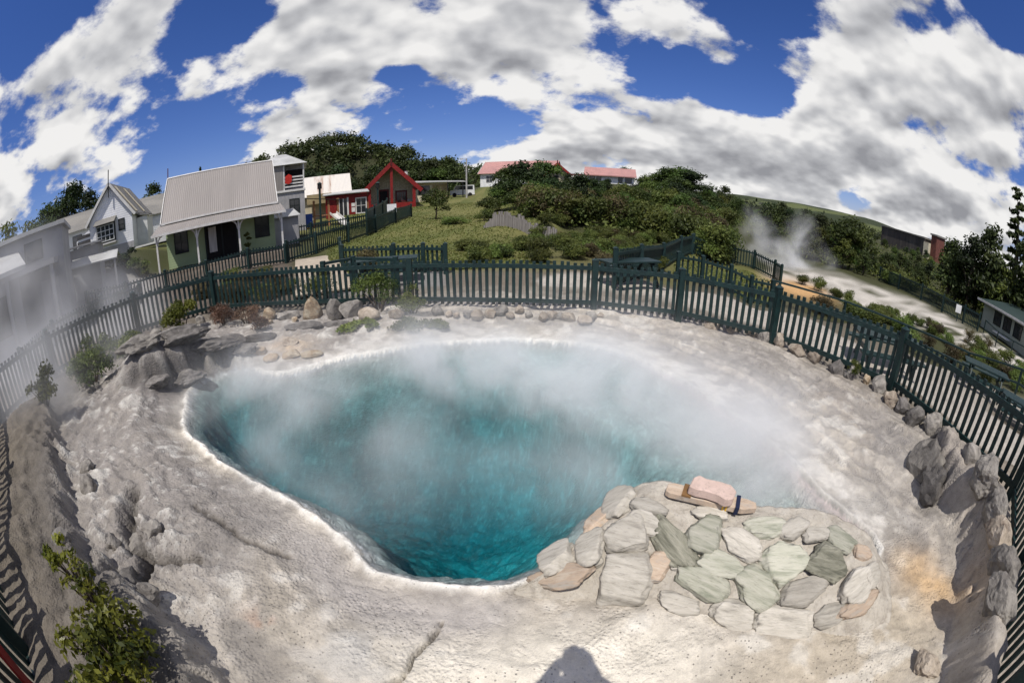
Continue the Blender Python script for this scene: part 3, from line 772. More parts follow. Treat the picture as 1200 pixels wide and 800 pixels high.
# green cottage with verandah
def cottage():
    cx, cyy = -16.65, 19.9
    r = empty('cottage', (cx, cyy, .47), R(36.4), 'sage green cottage with tan corrugated roof and white posted verandah', 'cottage')
    MB().prism([(1.9, 0), (1.9, 2.95), (4.9, 5.82), (7.9, 2.95), (7.9, 0)], 'x', -3.75, 3.75).build('wall', M['green'], r)
    MB().box(-4.2, 4.2, -.15, 1.9, -.35, .03).build('verandah_floor', M['deck'], r)
    ro = gable_roof(r, -3.95, 3.95, 1.5, 4.9, 8.3, 2.92, 5.9, 'roof_tan')
    MB().tube([(-3.97, 4.9, 6.02), (3.97, 4.9, 6.02)], .07, 6).build('ridge_cap', M['trim'], ro)
    for s in (-1, 1):
        MB().beam((s * 3.99, 1.42, 2.88), (s * 3.99, 4.93, 5.98), .05, .20).build('bargeboard', M['trim'], ro)
        MB().beam((s * 3.99, 8.35, 2.88), (s * 3.99, 4.95, 5.98), .05, .20).build('bargeboard', M['trim'], ro)
    MB().beam((-4.0, 1.44, 2.93), (4.0, 1.44, 2.93), .10, .12).build('gutter', M['trim'], ro)
    MB().beam((-3.95, 4.9, 5.9), (-3.95, 4.9, 6.75), .06, .06).build('finial', M['darkred'], ro)
    vr = MB().slab([(-4.3, -.35, 2.33), (4.3, -.35, 2.33), (4.2, 1.62, 2.80), (-4.2, 1.62, 2.80)], .05).build('verandah_roof', M['roof_tan'], r)
    MB().beam((-4.32, -.38, 2.32), (4.32, -.38, 2.32), .08, .14).build('fascia', M['trim'], vr)
    for x in (-4.05, -1.35, 1.35, 4.05):
        p = MB().box(x - .055, x + .055, -.05, .06, 0, 2.3)
        o = p.build('verandah_post', M['trim'], r)
        br = MB()
        for s in (-1, 1):
            if abs(x + s * .5) > 4.3: continue
            pts = [(x + s * .06, 0, 1.72), (x + s * .12, 0, 1.98), (x + s * .26, 0, 2.16), (x + s * .5, 0, 2.28)]
            br.tube(pts, .032, 5).beam((x + s * .06, 0, 2.24), (x + s * .5, 0, 2.29), .03, .06)
            br.beam((x + s * .1, 0, 2.0), (x + s * .28, 0, 2.27), .03, .04)
        br.build('bracket', M['trim'], o)
    parts_window(r, -2.7, .95, .85, 1.25, 1.9)
    parts_window(r, 2.9, .95, .85, 1.25, 1.9)
    d = MB().box(-.92, 1.15, 1.80, 1.87, .03, 2.25).build('door', M['dark'], r)
    MB().box(-.75, -.22, 1.76, 1.79, .55, 2.1).build('sidelight', M['curtain'], d)
    MB().box(-1.02, -.92, 1.78, 1.89, 0, 2.35).box(1.15, 1.25, 1.78, 1.89, 0, 2.35).box(-.92, 1.15, 1.78, 1.89, 2.25, 2.35).box(.12, .22, 1.76, 1.8, .05, 2.25).build('door_frame', M['frame'], d)
    lt = MB().prism([(2.9, 0), (2.9, 1.85), (6.5, 2.3), (6.5, 0)], 'x', 3.76, 5.5).build('lean_to', M['grey_wall'], r)
    MB().slab([(3.8, 2.7, 1.88), (5.65, 2.7, 1.88), (5.65, 6.6, 2.36), (3.8, 6.6, 2.36)], .05).build('lean_to_roof', M['roof_light'], lt)
    # planter beside the front door
    for (lx, ly, s) in ((1.9, .9, .75), (-4.9, -.5, .6)):
        x = cx + lx * math.cos(R(36.4)) - ly * math.sin(R(36.4)); y = cyy + lx * math.sin(R(36.4)) + ly * math.cos(R(36.4))
        POTS.append((x, y, s))
POTS = []
cottage()

def white_house():
    px_, py_ = pol(-55.2, 35.2)
    r = empty('weatherboard_house', (px_, py_, 2.35), R(38), 'white weatherboard house with steep gable and bay window left of the cottage', 'house')
    w = 2.05
    MB().prism([(-w, 0), (-w, 2.75), (0, 5.15), (w, 2.75), (w, 0)], 'y', 0, 7.5).build('wall', M['white_board'], r)
    mb = MB().prism([(-w - .3, 2.45), (0, 5.2), (w + .3, 2.45), (w + .3, 2.55), (0, 5.32), (-w - .3, 2.55)], 'y', -.25, 7.6)
    ro = mb.build('roof', M['roof_grey'], r)
    for yy in (.75, 4.0):
        MB().slab([(.25, yy, 5.06), (.25, yy + .65, 5.06), (w + .2, yy + .65, 2.72), (w + .2, yy, 2.72)], -.03).build('skylight', M['cream'], ro)
    for s in (-1, 1): MB().beam((s * (w + .33), -.28, 2.46), (s * .02, -.28, 5.26), .05, .2).build('bargeboard', M['trim'], ro)
    MB().beam((0, -.3, 4.2), (0, -.3, 6.3), .07, .07).build('finial', M['dark'], ro)
    bw = MB().box(-1.25, .45, -.55, 0, .95, 2.35).build('bay_window', M['frame'], r)
    g = MB()
    for i in range(5): g.box(-1.2 + i * .4, -1.15 + i * .4, -.58, -.551, 1.05, 2.25)
    for j in range(4): g.box(-1.2, .45, -.59, -.56, 1.05 + j * .38, 1.10 + j * .38)
    g.build('lattice', M['white'], bw)
    MB().slab([(-1.4, -.9, 2.3), (.6, -.9, 2.3), (.6, .0, 2.72), (-1.4, .0, 2.72)], .05).build('awning', M['roof_grey'], bw)
    MB().box(-1.35, .55, -.6, -.01, .83, .93).build('sill', M['trim'], bw)
    parts_window(r, 1.05, 1.6, .45, .75, 0, grid=(1, 2))
    sb = MB().box(w + .01, w + 1.0, 1.6, 4.2, 0, 2.2).build('side_porch', M['white'], r)
    MB().slab([(w, 1.45, 2.45), (w + 1.2, 1.45, 2.22), (w + 1.2, 4.3, 2.22), (w, 4.3, 2.45)], .05).build('porch_roof', M['roof_light'], sb)
    MB().box(w + .01, w + .06, 5.2, 5.9, 1.2, 2.0).build('side_window', M['glass'], r)
    lo = MB().prism([(-w - 1.6, 0), (-w - 1.6, 1.7), (-w - .01, 2.4), (-w - .01, 0)], 'y', .4, 3.5).build('side_shed', M['white_board'], r)
    s = MB()
    for k in range(3): s.box(-w - 1.5, -w - .1, .34, .39, .95 + k * .42, 1.2 + k * .42)
    s.build('louvre', M['dark'], lo)
    MB().box(-w, w, -.06, -.01, -.7, .55).build('foundation', M['grey_wall'], r)
white_house()

def misty_house():
    x, y = pol(-67.2, 18.5)
    r = empty('flat_roofed_house', (x, y, .45), R(58), 'white flat roofed house with posted porch standing in steam at the left', 'house')
    MB().box(-3.6, 1.5, 0, 5, -.3, 3.9).build('wall', M['misty_wall'], r)
    MB().box(-3.8, 1.65, -.25, 5.2, 3.9, 4.05).build('roof', M['roof_light'], r)
    MB().box(-3.5, 1.2, -2.0, -.01, 2.55, 2.75).build('porch_roof', M['misty_wall'], r)
    for px_ in (-3.3, -1.1, 1.05): MB().box(px_ - .08, px_ + .08, -1.95, -1.78, -.3, 2.55).build('porch_post', M['misty_wall'], r)
    parts_window(r, -2.3, .9, 1.1, 1.2, 0); 
    d = MB().box(.2, 1.1, -.04, .03, 0, 2.05).build('door', M['grey_wall'], r)
    parts_window(r, 0, 2.95, .8, .6, 0, grid=(2, 1))
    MB().box(-4.1, -3.6, -.4, .4, -.3, 4.6).build('chimney', M['misty_wall'], r)
    x, y = pol(-80, 17)
    r = empty('low_white_building', (x, y, .42), R(78), 'low white building with posts at the far left edge in the steam', 'building')
    MB().box(-3.5, 3.0, 0, 4, -.3, 2.9).build('wall', M['misty_wall'], r)
    MB().prism([(-.6, 2.75), (2, 3.5), (4.6, 2.75), (4.6, 2.9), (2, 3.65), (-.6, 2.9)], 'x', -3.8, 3.3).build('roof', M['roof_light'], r)
    parts_window(r, -1, .9, 1.4, 1.2, 0); parts_window(r, 1.7, .9, 1.0, 1.2, 0)
    x, y = pol(-60.6, 24)
    r = empty('garden_shed', (x, y, .7), R(50), 'small pale shed with lean-to and round dish between misty house and weatherboard house', 'shed')
    MB().box(-1.4, 1.4, 0, 2.6, -.5, 2.6).build('wall', M['misty_wall'], r)
    MB().slab([(-1.6, -.3, 2.75), (1.6, -.3, 2.62), (1.6, 2.8, 2.62), (-1.6, 2.8, 2.75)], .08).build('roof', M['misty_wall'], r)
    MB().tube([(-.6, -.3, 1.75), (-.6, -.22, 1.75), (-.6, -.12, 1.75)], [.34, .27, .08], 16).build('dish', M['misty_wall'], r)
    MB().slab([(-.3, -1.5, 1.75), (2.6, -1.5, 1.6), (2.6, -.02, 1.95), (-.3, -.02, 2.1)], .06).build('carport_roof', M['roof_light'], r)
    MB().box(2.4, 2.5, -1.45, -1.35, -.5, 1.6).build('carport_post', M['misty_wall'], r)
    x, y = pol(-60.3, 44)
    r = empty('grey_roofed_house', (x, y, 2.7), R(55), 'pale house with plain grey roof showing behind the weatherboard house', 'house')
    MB().prism([(0, 0), (0, 2.6), (2.2, 4.2), (4.4, 2.6), (4.4, 0)], 'x', -2.5, 2.5).build('wall', M['white_board'], r)
    gable_roof(r, -2.7, 2.7, -.3, 2.2, 4.7, 2.5, 4.25, 'roof_grey')
    parts_window(r, 0, 1, 1, 1.1, 0)
    x, y = pol(-46.5, 47)
    r = empty('grey_gabled_house', (x, y, 2.0), R(45), 'house with long grey roof rising between the weatherboard house and cottage', 'house')
    MB().prism([(0, 0), (0, 3.0), (2.8, 5.0), (5.6, 3.0), (5.6, 0)], 'x', -5.2, 2.4).build('wall', M['white_board'], r)
    gable_roof(r, -5.5, 2.7, -.3, 2.8, 5.9, 2.9, 5.05, 'roof_grey')
    parts_window(r, -3.5, 1.2, 1, 1.2, 0)
misty_house()

def two_storey():
    x, y = pol(-29.6, 38.5)
    r = empty('two_storey_house', (x, y, .8), R(29), 'grey and white two storey house with balcony rising behind the cottage', 'house')
    MB().box(-3.2, 1.25, 1.3, 6, -.3, 6.2).build('wall', M['grey_wall'], r)
    MB().box(-3.2, 1.3, .0, 1.29, -.3, 3.55).build('lower_wall', M['grey_wall'], r)
    MB().box(-3.3, 1.4, -.12, 1.29, 3.56, 3.75).build('balcony_floor', M['trim'], r)
    MB().add([(-3.5, -.3, 6.0), (1.6, -.3, 6.0), (1.6, 6.3, 6.0), (-3.5, 6.3, 6.0), (-1.4, 2.6, 7.3), (-.4, 2.6, 7.3)],
             [(3, 2, 1, 0), (0, 1, 5, 4), (1, 2, 5), (2, 3, 4, 5), (3, 0, 4)]).build('roof', M['roof_light'], r)
    for px_ in (-.55, 1.25): MB().box(px_ - .06, px_ + .06, -.06, .06, 3.75, 6.0).build('balcony_post', M['trim'], r)
    b = MB()
    for k in range(4): b.box(-.5, 1.2, -.03, .03, 3.95 + k * .28, 4.08 + k * .28)
    b.build('balustrade', M['trim'], r)
    MB().box(-3.2, -.62, -.08, 1.29, 3.76, 6.0).build('upper_wall', M['roof_tan'], r)
    parts_window(r, .35, 1.75, .8, 1.1, 0)
    MB().box(-.4, 1.2, 1.24, 1.29, 4.2, 5.6).build('recess_shade', M['dark'], r)  # dark sheet standing in for the shade inside the balcony recess
    th = MB().prism([(-.45, 4.35), (-.1, 4.25), (.15, 4.4), (.2, 4.95), (-.1, 5.15), (-.42, 4.95)], 'y', -.12, -.06).build('hanging_towel', M['redcloth'])
    th.location = r.location; th.rotation_euler = r.rotation_euler
    tag(th, 'bright red towel hung over the balcony of the two storey house', 'towel')
two_storey()

def hall():
    x, y = pol(-24.8, 52)
    r = empty('hall', (x, y, 1.1), R(24.8), 'hall with pale rust streaked iron roof behind the playground', 'hall')
    MB().prism([(0, 0), (0, 2.9), (3.6, 5.3), (7.2, 2.9), (7.2, 0)], 'x', -4.2, 2.7).build('wall', M['cream'], r)
    gable_roof(r, -4.5, 3.2, -.5, 3.6, 7.7, 2.75, 5.35, 'roof_rust')
    MB().box(-2.3, .7, -1.2, -.6, 1.9, 3.05).build('parapet_board', M['tan_wall'], r)
    x, y = pol(-21.8, 48.5)
    r = empty('annex', (x, y, 1.15), R(21.8), 'low red annex with white framed doors joined beside the carved meeting house', 'annex')
    MB().box(-2.6, 2.2, 0, 4, -.3, 2.55).build('wall', M['red'], r)
    MB().slab([(-2.9, -.5, 2.62), (2.4, -.5, 2.62), (2.4, 4.2, 3.0), (-2.9, 4.2, 3.0)], .08).build('roof', M['roof_light'], r)
    d = MB().box(-1.0, -.15, -.05, .02, 0, 2.1).build('door', M['glass'], r)
    MB().box(-1.2, -1.0, -.08, .02, 0, 2.2).box(-.15, .03, -.08, .02, 0, 2.2).box(-.62, -.52, -.08, -.051, 0, 2.1).build('door_frame', M['trim'], d)
    parts_window(r, 1.45, .35, 1.05, 1.6, 0, grid=(2, 2), frame='trim', ft=.12)
    MB().box(.35, .75, -.03, .02, .5, 1.0).box(.35, .75, -.03, .02, 1.1, 1.5).build('notice_panel', M['trim'], r)
hall()

def meeting_house():
    x, y = pol(-15.95, 55)
    r = empty('meeting_house', (x, y, 1.45), R(16), 'red gabled carved meeting house with open porch facing the lawn', 'meeting house')
    hw, ze, zr = 3.05, 2.75, 5.75
    MB().prism([(-hw, 0), (-hw, ze), (0, zr - .1), (hw, ze), (hw, 0)], 'y', 1.6, 12).build('wall', M['porch'], r)
    ro = MB().prism([(-hw - .55, ze - .42), (0, zr), (hw + .55, ze - .42), (hw + .55, ze - .32), (0, zr + .13), (-hw - .55, ze - .32)], 'y', -.2, 12.3).build('roof', M['darkred'], r)
    for s in (-1, 1):
        MB().beam((s * (hw + .8), -.3, ze - .60), (0, -.3, zr + .06), .16, .52).build('bargeboard', M['red'], r)
        MB().box(min(s * hw, s * (hw - .38)), max(s * hw, s * (hw - .38)), -.1, .14, 0, ze - .05).build('front_post', M['red'], r)
        MB().prism([(s * hw, 0), (s * hw, ze)] + [(s * (hw - .12), ze), (s * (hw - .12), 0)], 'y', .15, 1.59).build('side_wall', M['porch'], r)
    MB().box(-.17, .17, -.12, .06, .2, zr - .35).build('centre_post', M['red'], r)
    MB().beam((0, -.34, zr - .2), (0, -.34, zr + .75), .22, .14).build('gable_figure', M['darkred'], r)
    MB().box(-hw, -.95, -.05, .07, 0, .72).build('porch_rail', M['red'], r); MB().box(.4, hw, -.05, .07, 0, .72).build('porch_rail', M['red'], r)
    MB().box(-hw - .1, hw + .1, -.5, 1.59, -.4, .02).build('porch_floor', M['darkred'], r)
    d = MB().box(-1.55, -.6, 1.5, 1.58, .03, 2.35).build('door', M['dark'], r)
    MB().box(-1.8, -1.55, 1.46, 1.59, 0, 2.6).box(-.6, -.35, 1.46, 1.59, 0, 2.6).box(-1.55, -.6, 1.46, 1.59, 2.35, 2.6).build('door_frame', M['darkred'], d)
    parts_window(r, 1.25, .95, 1.15, 1.15, 1.55, grid=(4, 1), frame='darkred', ft=.2)
    MB().box(1.9, 3.0, 1.54, 1.58, .8, 1.1).build('panel', M['grey_wall'], r)
    for s in (0,): MB().tube([(2.0, 3.0, 4.3), (2.0, 3.0, 4.9), (2.0, 3.0, 5.0)], [.22, .22, .3], 8).build('chimney', M['trim'], r)
meeting_house()

def white_low():
    x, y = pol(-10.0, 66)
    r = empty('dining_hall', (x, y, 2.3), R(10), 'low cream building with flat pale roof right of the meeting house', 'building')
    MB().box(-3.6, 1.7, 0, 6, -.6, 2.5).build('wall', M['cream'], r)
    MB().slab([(-4.2, -1.0, 2.62), (4.4, -1.0, 2.45), (4.4, 6.4, 2.75), (-4.2, 6.4, 3.0)], .14).build('roof', M['roof_light'], r)
    MB().box(-.6, 1.7, -.05, -.01, .2, 2.2).build('tan_panel', M['tan_wall'], r)
    parts_window(r, -1.9, .8, 1.6, 1.2, 0, grid=(2, 1))
    for px_ in (1.7, 4.0): MB().box(px_ - .08, px_ + .08, -.9, -.75, -.6, 2.45).build('post', M['dark'], r)
    x2, y2 = pol(-6.6, 68)
    t = empty('parked_van', (x2, y2, hz(x2, y2)), R(10), 'white van parked under the roof end of the cream building', 'van')
    MB().prism([(-1.9, .35), (-1.9, 1.0), (-1.35, 1.15), (-1.0, 1.85), (1.9, 1.9), (2.0, .35)], 'y', 0, 1.7).build('body', M['white'], t)
    MB().prism([(-1.2, 1.18), (-.92, 1.75), (1.7, 1.78), (1.7, 1.18)], 'y', -.02, -.005).build('side_window', M['glass'], t)
    for wx in (-1.2, 1.25): MB().tube([(wx, -.04, .34), (wx, .18, .34)], .34, 14).build('wheel', M['dark'], t)
white_low()

def pink_halls():
    x, y = pol(.2, 86)
    r = empty('long_hall', (x, y, 4.6), R(-20), 'long white hall with pink iron roof behind the dark trees', 'hall')
    MB().prism([(0, -1), (0, 2.6), (3.4, 5.0), (6.8, 2.6), (6.8, -1)], 'x', -7.2, 8.2).build('wall', M['white'], r)
    ro = gable_roof(r, -7.5, 8.5, -.6, 3.4, 7.4, 2.35, 5.05, 'roof_pink')
    for yy in (-.62, 7.42): MB().beam((-7.53, yy, 2.36), (-7.53, 3.4, 5.12), .06, .25).build('bargeboard', M['trim'], ro)
    for k in range(5): parts_window(r, -5.2 + k * 2.9, .6, 1.3, 1.3, 0, grid=(2, 2), frame='trim')
    w = MB().box(-7.25, -7.21, 2.4, 4.2, 0.3, 2.2).build('end_window', M['glass'], r)
    x, y = pol(6.0, 82)
    r = empty('carved_house', (x, y, 4.6), R(-12), 'small carved house with dark red gable between the two pink roofs', 'meeting house')
    MB().prism([(-2.1, 0), (-2.1, 2.3), (0, 4.0), (2.1, 2.3), (2.1, 0)], 'y', 1.2, 7).build('wall', M['porch'], r)
    MB().prism([(-2.5, 2.0), (0, 4.1), (2.5, 2.0), (2.5, 2.1), (0, 4.25), (-2.5, 2.1)], 'y', 0, 7.2).build('roof', M['darkred'], r)
    for s in (-1, 1):
        MB().beam((s * 2.75, -.05, 1.85), (0, -.05, 4.2), .12, .4).build('bargeboard', M['red'], r)
        MB().box(s * 2.0 - .14, s * 2.0 + .14, 0, .2, 0, 2.2).build('front_post', M['red'], r)
    MB().beam((0, -.08, 4.0), (0, -.08, 4.9), .2, .12).build('gable_figure', M['darkred'], r)
    MB().box(-.9, .1, 1.1, 1.18, 0, 1.9).build('door', M['dark'], r)
    x, y = pol(8.4, 80)
    r = empty('gateway', (x, y, 4.4), R(-9), 'red timber gateway with cream panel left of the shorter pink roof', 'gateway')
    for s in (-1, 1): MB().box(s * 1.1 - .12, s * 1.1 + .12, -.12, .12, 0, 2.1).build('post', M['red'], r)
    MB().box(-1.5, 1.5, -.16, .16, 2.1, 2.4).build('lintel', M['darkred'], r)
    MB().box(-.5, .9, -.08, .08, 1.3, 2.0).build('panel', M['cream'], r)
    x, y = pol(13.0, 86)
    r = empty('bungalow', (x, y, 5.0), R(-13), 'white bungalow with pink iron roof at the top of the scrub slope', 'bungalow')
    MB().box(-4.9, 4.7, 0, 6, -1, 2.2).build('wall', M['white'], r)
    gable_roof(r, -5.3, 5.2, -.7, 3.2, 7.0, 2.0, 3.75, 'roof_pink')
    MB().box(-5.3, 5.2, -.72, -.66, 1.86, 2.0).build('fascia', M['roof_pink'], r)
    for k, (wx, ww) in enumerate(((-3.6, .8), (-2.3, .8), (2.0, .7), (3.6, 1.2))): parts_window(r, wx, .7, ww, 1.1, 0, grid=(1, 2))
pink_halls()

def far_buildings():
    a = Vector(pol(50.6, 150)); b = Vector(pol(57.0, 138))
    ang = math.atan2(b.y - a.y, b.x - a.x); Ln = (b - a).length
    r = empty('theatre_block', (a.x, a.y, .4), ang, 'long dark timber clad block on the skyline with red brown end tower', 'building')
    MB().box(0, Ln, 0, 10, -3, 6.3).build('wall', M['farwood'], r)
    MB().slab([(-.3, -.4, 6.35), (Ln + .3, -.4, 5.8), (Ln + .3, 10.4, 5.8), (-.3, 10.4, 6.35)], .35).build('roof', M['roof_grey'], r)
    MB().box(Ln + .02, Ln + 2.2, -.4, 9, -3, 4.9).build('end_wall', M['cream'], r)
    t = MB().box(Ln + 2.25, Ln + 4.6, 1, 7, -3, 7.4).build('tower', M['redbrick'], r)
    MB().box(Ln + 1.9, Ln + 5.0, .6, 7.4, 7.42, 7.9).build('tower_roof', M['roof_grey'], t)
    a = Vector(pol(67.3, 41)); b = Vector(pol(76.5, 35))
    ang = math.atan2(b.y - a.y, b.x - a.x); Ln = (b - a).length
    r = empty('green_house', (a.x, a.y, hz(a.x, a.y)), ang, 'pale green single storey house with dark roof at the right edge', 'house')
    MB().box(0, Ln, 0, 6, -.5, 2.0).build('wall', M['palegreen'], r)
    MB().slab([(-.4, -.7, 2.02), (Ln + .4, -.7, 2.02), (Ln + .4, 6.5, 2.7), (-.4, 6.5, 2.7)], .12).build('roof', M['greenroof'], r)
    MB().beam((-.4, -.74, 2.08), (Ln + .4, -.74, 2.08), .1, .16).build('gutter', M['trim'], r)
    for wx in (2.6, 4.2, 5.9): parts_window(r, wx, .85, 1.1, .9, 0, grid=(2, 1))
    MB().box(3.1, 5.4, -.9, -.3, .35, .42).build('bench_top', M['white'], r)
far_buildings()

# ------------------------------------------------------------------ street furniture, playground
def lamp_post(az, d, top_el, label, w=.13):
    x, y = pol(az, d); z = hz(x, y)
    top = CAM_H + d * math.tan(R(top_el))
    r = empty('lamp_post', (x, y, z), 0, label, 'lamp post', 'dark lamp posts by the lane')
    MB().box(-w / 2, w / 2, -w / 2, w / 2, -.2, top - z - .5).build('post', M['fence'], r)
    MB().box(-w, w, -w, w, top - z - .5, top - z - .08).build('lamp_head', M['dark'], r)
    MB().add([(-.17, -.17, top - z - .08), (.17, -.17, top - z - .08), (.17, .17, top - z - .08), (-.17, .17, top - z - .08), (0, 0, top - z + .06)], [(3, 2, 1, 0), (0, 1, 4), (1, 2, 4), (2, 3, 4), (3, 0, 4)]).build('cap', M['fence'], r)
lamp_post(-25.6, 34, 2.9, 'slim dark lamp post in front of the playground and rusty hall')
lamp_post(-17.8, 36, 2.2, 'slim dark lamp post in front of the meeting house door')
x, y = pol(-6.0, 62)
r = empty('utility_pole', (x, y, hz(x, y)), 0, 'tall pale utility pole with lamp arm left of the long pink hall', 'utility pole')
MB().tube([(0, 0, -.3), (0, 0, 5.8)], [.14, .10], 8).build('pole', M['pole'], r)
MB().beam((0, 0, 5.7), (-.7, -.2, 5.75), .07, .07).build('arm', M['pole'], r)
MB().box(-.95, -.55, -.3, -.1, 5.66, 5.8).build('lamp', M['pole'], r)
x, y = pol(-16.0, 33)
r = empty('sign_board', (x, y, hz(x, y)), R(12), 'white sign board on dark post beside the tall green fence', 'sign')
MB().box(-.36, .36, -.03, .03, .85, 1.5).build('board', M['white'], r)
MB().box(-.3, .3, .035, .3, 0, .85).build('post', M['dark'], r)
x, y = pol(63.5, 36.4)
r = empty('notice_sign', (x, y, hz(x, y)), R(-63), 'small blank white notice fixed on the long dark fence at right', 'sign')
MB().box(-.27, .27, -.12, -.08, .65, 1.25).build('board', M['white'], r)
MB().box(-.04, .04, -.07, -.01, 0, 1.25).build('post', M['fence'], r)

def picnic_table(x, y, rz, label, s=1.0):
    r = empty('picnic_table', (x, y, hz(x, y)), rz, label, 'picnic table', 'green picnic tables')
    t = MB()
    for k in range(5): t.box(-.95 * s, .95 * s, -.36 + k * .147, -.36 + k * .147 + .138, .70, .745)
    t.build('tabletop', M['fence'], r)
    for s_ in (-1, 1):
        b = MB()
        for k in range(2): b.box(-.95 * s, .95 * s, s_ * .68 - .14 + k * .145, s_ * .68 - .14 + k * .145 + .135, .42, .46)
        b.build('bench', M['fence'], r)
        lx = s_ * .66 * s
        MB().beam((lx, -.62, 0), (lx, -.2, .70), .05, .1).beam((lx, .62, 0), (lx, .2, .70), .05, .1).beam((lx, -.75, .38), (lx, .75, .38), .05, .1).beam((lx + .055, -.34, .66), (lx + .055, .34, .66), .05, .08).build('leg_frame', M['fence'], r)
    return r
x, y = pol(-17.5, 12.7); picnic_table(x, y, R(12), 'green picnic table beside the boardwalk in front of the lawn fence', 1.1)
x, y = pol(70.0, 14.4); picnic_table(x, y, R(-58), 'green picnic table below the right fence nearest the edge')
x, y = pol(77.5, 13.6); picnic_table(x, y, R(-66), 'green picnic table cut by the right edge of the view')
x, y = pol(16.0, 12.6); picnic_table(x, y, R(20), 'green picnic table half hidden behind the far pool fence')
x, y = pol(54, 10.4); picnic_table(x, y, R(-30), 'green picnic table glimpsed through the pickets on the pale path')

def playground():
    x, y = pol(-25.2, 40)
    r = empty('playground_tower', (x, y, hz(x, y)), R(25), 'timber playground tower with steel slide and blue panel', 'playground')
    for px_ in (-2.0, -.9, .5, 1.4):
        for py_ in (0, 1.3): MB().box(px_ - .09, px_ + .09, py_ - .09, py_ + .09, -.3, 2.5 if px_ > -1.5 else 2.9).build('post', M['wood'], r)
    MB().box(-2.1, 1.5, -.05, 1.4, 1.0, 1.1).build('platform', M['wood'], r)
    MB().box(.55, .62, -.1, 1.3, 1.1, 1.9).box(-.85, -.78, -.1, 1.3, 1.1, 1.9).build('side_panel', M['wood'], r)
    MB().slab([(-2.3, -.3, 2.85), (1.7, -.3, 2.3), (1.7, 1.7, 2.3), (-2.3, 1.7, 2.85)], .06).build('canopy', M['dark'], r)
    MB().box(-1.75, -1.05, -.16, -.10, .15, 1.35).build('climbing_panel', M['blue'], r)
    MB().prism([(-1.7, -.5), (-1.1, -.5), (-1.0, -.2), (-1.05, .1), (-1.75, .1), (-1.8, -.2)], 'y', -.3, -.1).build('crawl_ring', M['yellow'], r)
    s = MB().slab([(.6, -.05, 1.1), (1.2, -.05, 1.1), (2.3, -1.9, .05), (1.7, -1.9, .05)], .04)
    s.beam((.58, -.05, 1.2), (1.68, -1.9, .15), .05, .2).beam((1.22, -.05, 1.2), (2.32, -1.9, .15), .05, .2)
    s.build('slide', M['slide'], r)
playground()

# timber boardwalk from the cottage lane
bw = MB()
for a, b in (((-27.0, 21.8), (-25.6, 12.0)),):
    p0 = Vector(pol(*a)); p1 = Vector(pol(*b)); n_ = 60
    d = (p1 - p0); u = d.normalized(); nn = Vector((-u.y, u.x))
    for k in range(n_):
        c = p0 + d * (k + .5) / n_; z = hz(c.x, c.y) + .10
        wd = d.length / n_ * .44
        q = [c - nn * .95 - u * wd, c + nn * .95 - u * wd, c + nn * .95 + u * wd, c - nn * .95 + u * wd]
        bw.slab([(v.x, v.y, z) for v in q][::-1], -.05)
M['boards'] = surf('pale_boards', (.42, .36, .28, 1), (.32, .27, .21, 1), scale=1.5, rough=.8)
tag(bw.build('boardwalk', M['boards']), 'pale timber boardwalk leading from the cottage lane to the pool', 'boardwalk')

# log palisade under the slope trees
def palisade():
    pts = P2((-3.6, 24.6), (-1.6, 24.6), (.4, 23.6), (3, 22.4), (5.8, 21.6))
    x0, y0 = pts[0]; z0 = hz(x0, y0)
    r = empty('log_palisade', (x0, y0, z0), 0, 'weathered grey upright log retaining wall below the dark trees', 'retaining wall')
    n = 46
    for i in range(n):
        t = i / (n - 1) * (len(pts) - 1); k = min(int(t), len(pts) - 2); f = t - k
        x = pts[k][0] * (1 - f) + pts[k + 1][0] * f; y = pts[k][1] * (1 - f) + pts[k + 1][1] * f
        z = hz(x, y); hh = (.15 + .58 * min(1, i / 8)) * random.uniform(.78, 1.15) * (1 if i < 38 else .8)
        MB().tube([(x - x0, y - y0, z - z0 - .4), (x - x0 + random.uniform(-.03, .03), y - y0, z - z0 + hh)], random.uniform(.075, .105), 7).build('log', M['log'], r, smooth=False)
palisade()
# ------------------------------------------------------------------ vegetation
def leaf_cloud(clumps, n, size, seed=0, flat=.0, aspect=.5, fill=.35, droop=0.):
    """n leaf faces spread through ellipsoid clumps (x, y, z, rx, ry, rz); returns vertices, faces, tint"""
    g = np.random.default_rng(seed)
    c = np.array(clumps, float)
    wgt = c[:, 3] * c[:, 4] + c[:, 4] * c[:, 5] + c[:, 3] * c[:, 5]; wgt /= wgt.sum()
    k = g.choice(len(c), n, p=wgt)
    d = g.normal(size=(n, 3)); d /= np.linalg.norm(d, axis=1)[:, None]
    low = d[:, 2] < -.35
    d[low, 2] *= -.6
    r = np.where(g.random(n) < fill, g.random(n) ** .6, 1 + .16 * g.normal(size=n))
    # uneven lumps on each clump
    r = r * (1 + .22 * (fbm(d[:, 0] * 2.4 + k * 5.1, d[:, 1] * 2.4, d[:, 2] * 2.4, oct=2, seed=seed + 3) - .5) * 2)
    p = c[k, :3] + d * c[k, 3:6] * r[:, None]
    nrm = d * .55 + g.normal(size=(n, 3)) * .55 + np.array((0, 0, .35 + flat)); nrm /= np.linalg.norm(nrm, axis=1)[:, None]
    t = np.cross(nrm, g.normal(size=(n, 3))); t /= np.linalg.norm(t, axis=1)[:, None] + 1e-9
    t[:, 2] -= droop; 
    b = np.cross(nrm, t)
    s = size * (.6 + .8 * g.random(n))[:, None]
    V = np.stack([p - t * s * .5, p + b * s * aspect * .5, p + t * s * .5, p - b * s * aspect * .5], 1).reshape(-1, 3)
    F = np.arange(n * 4).reshape(n, 4)
    ct = g.random(len(c))[k] * .6 + g.random(n) ** 1.3 * .4
    return V, F, np.repeat(ct, 4)

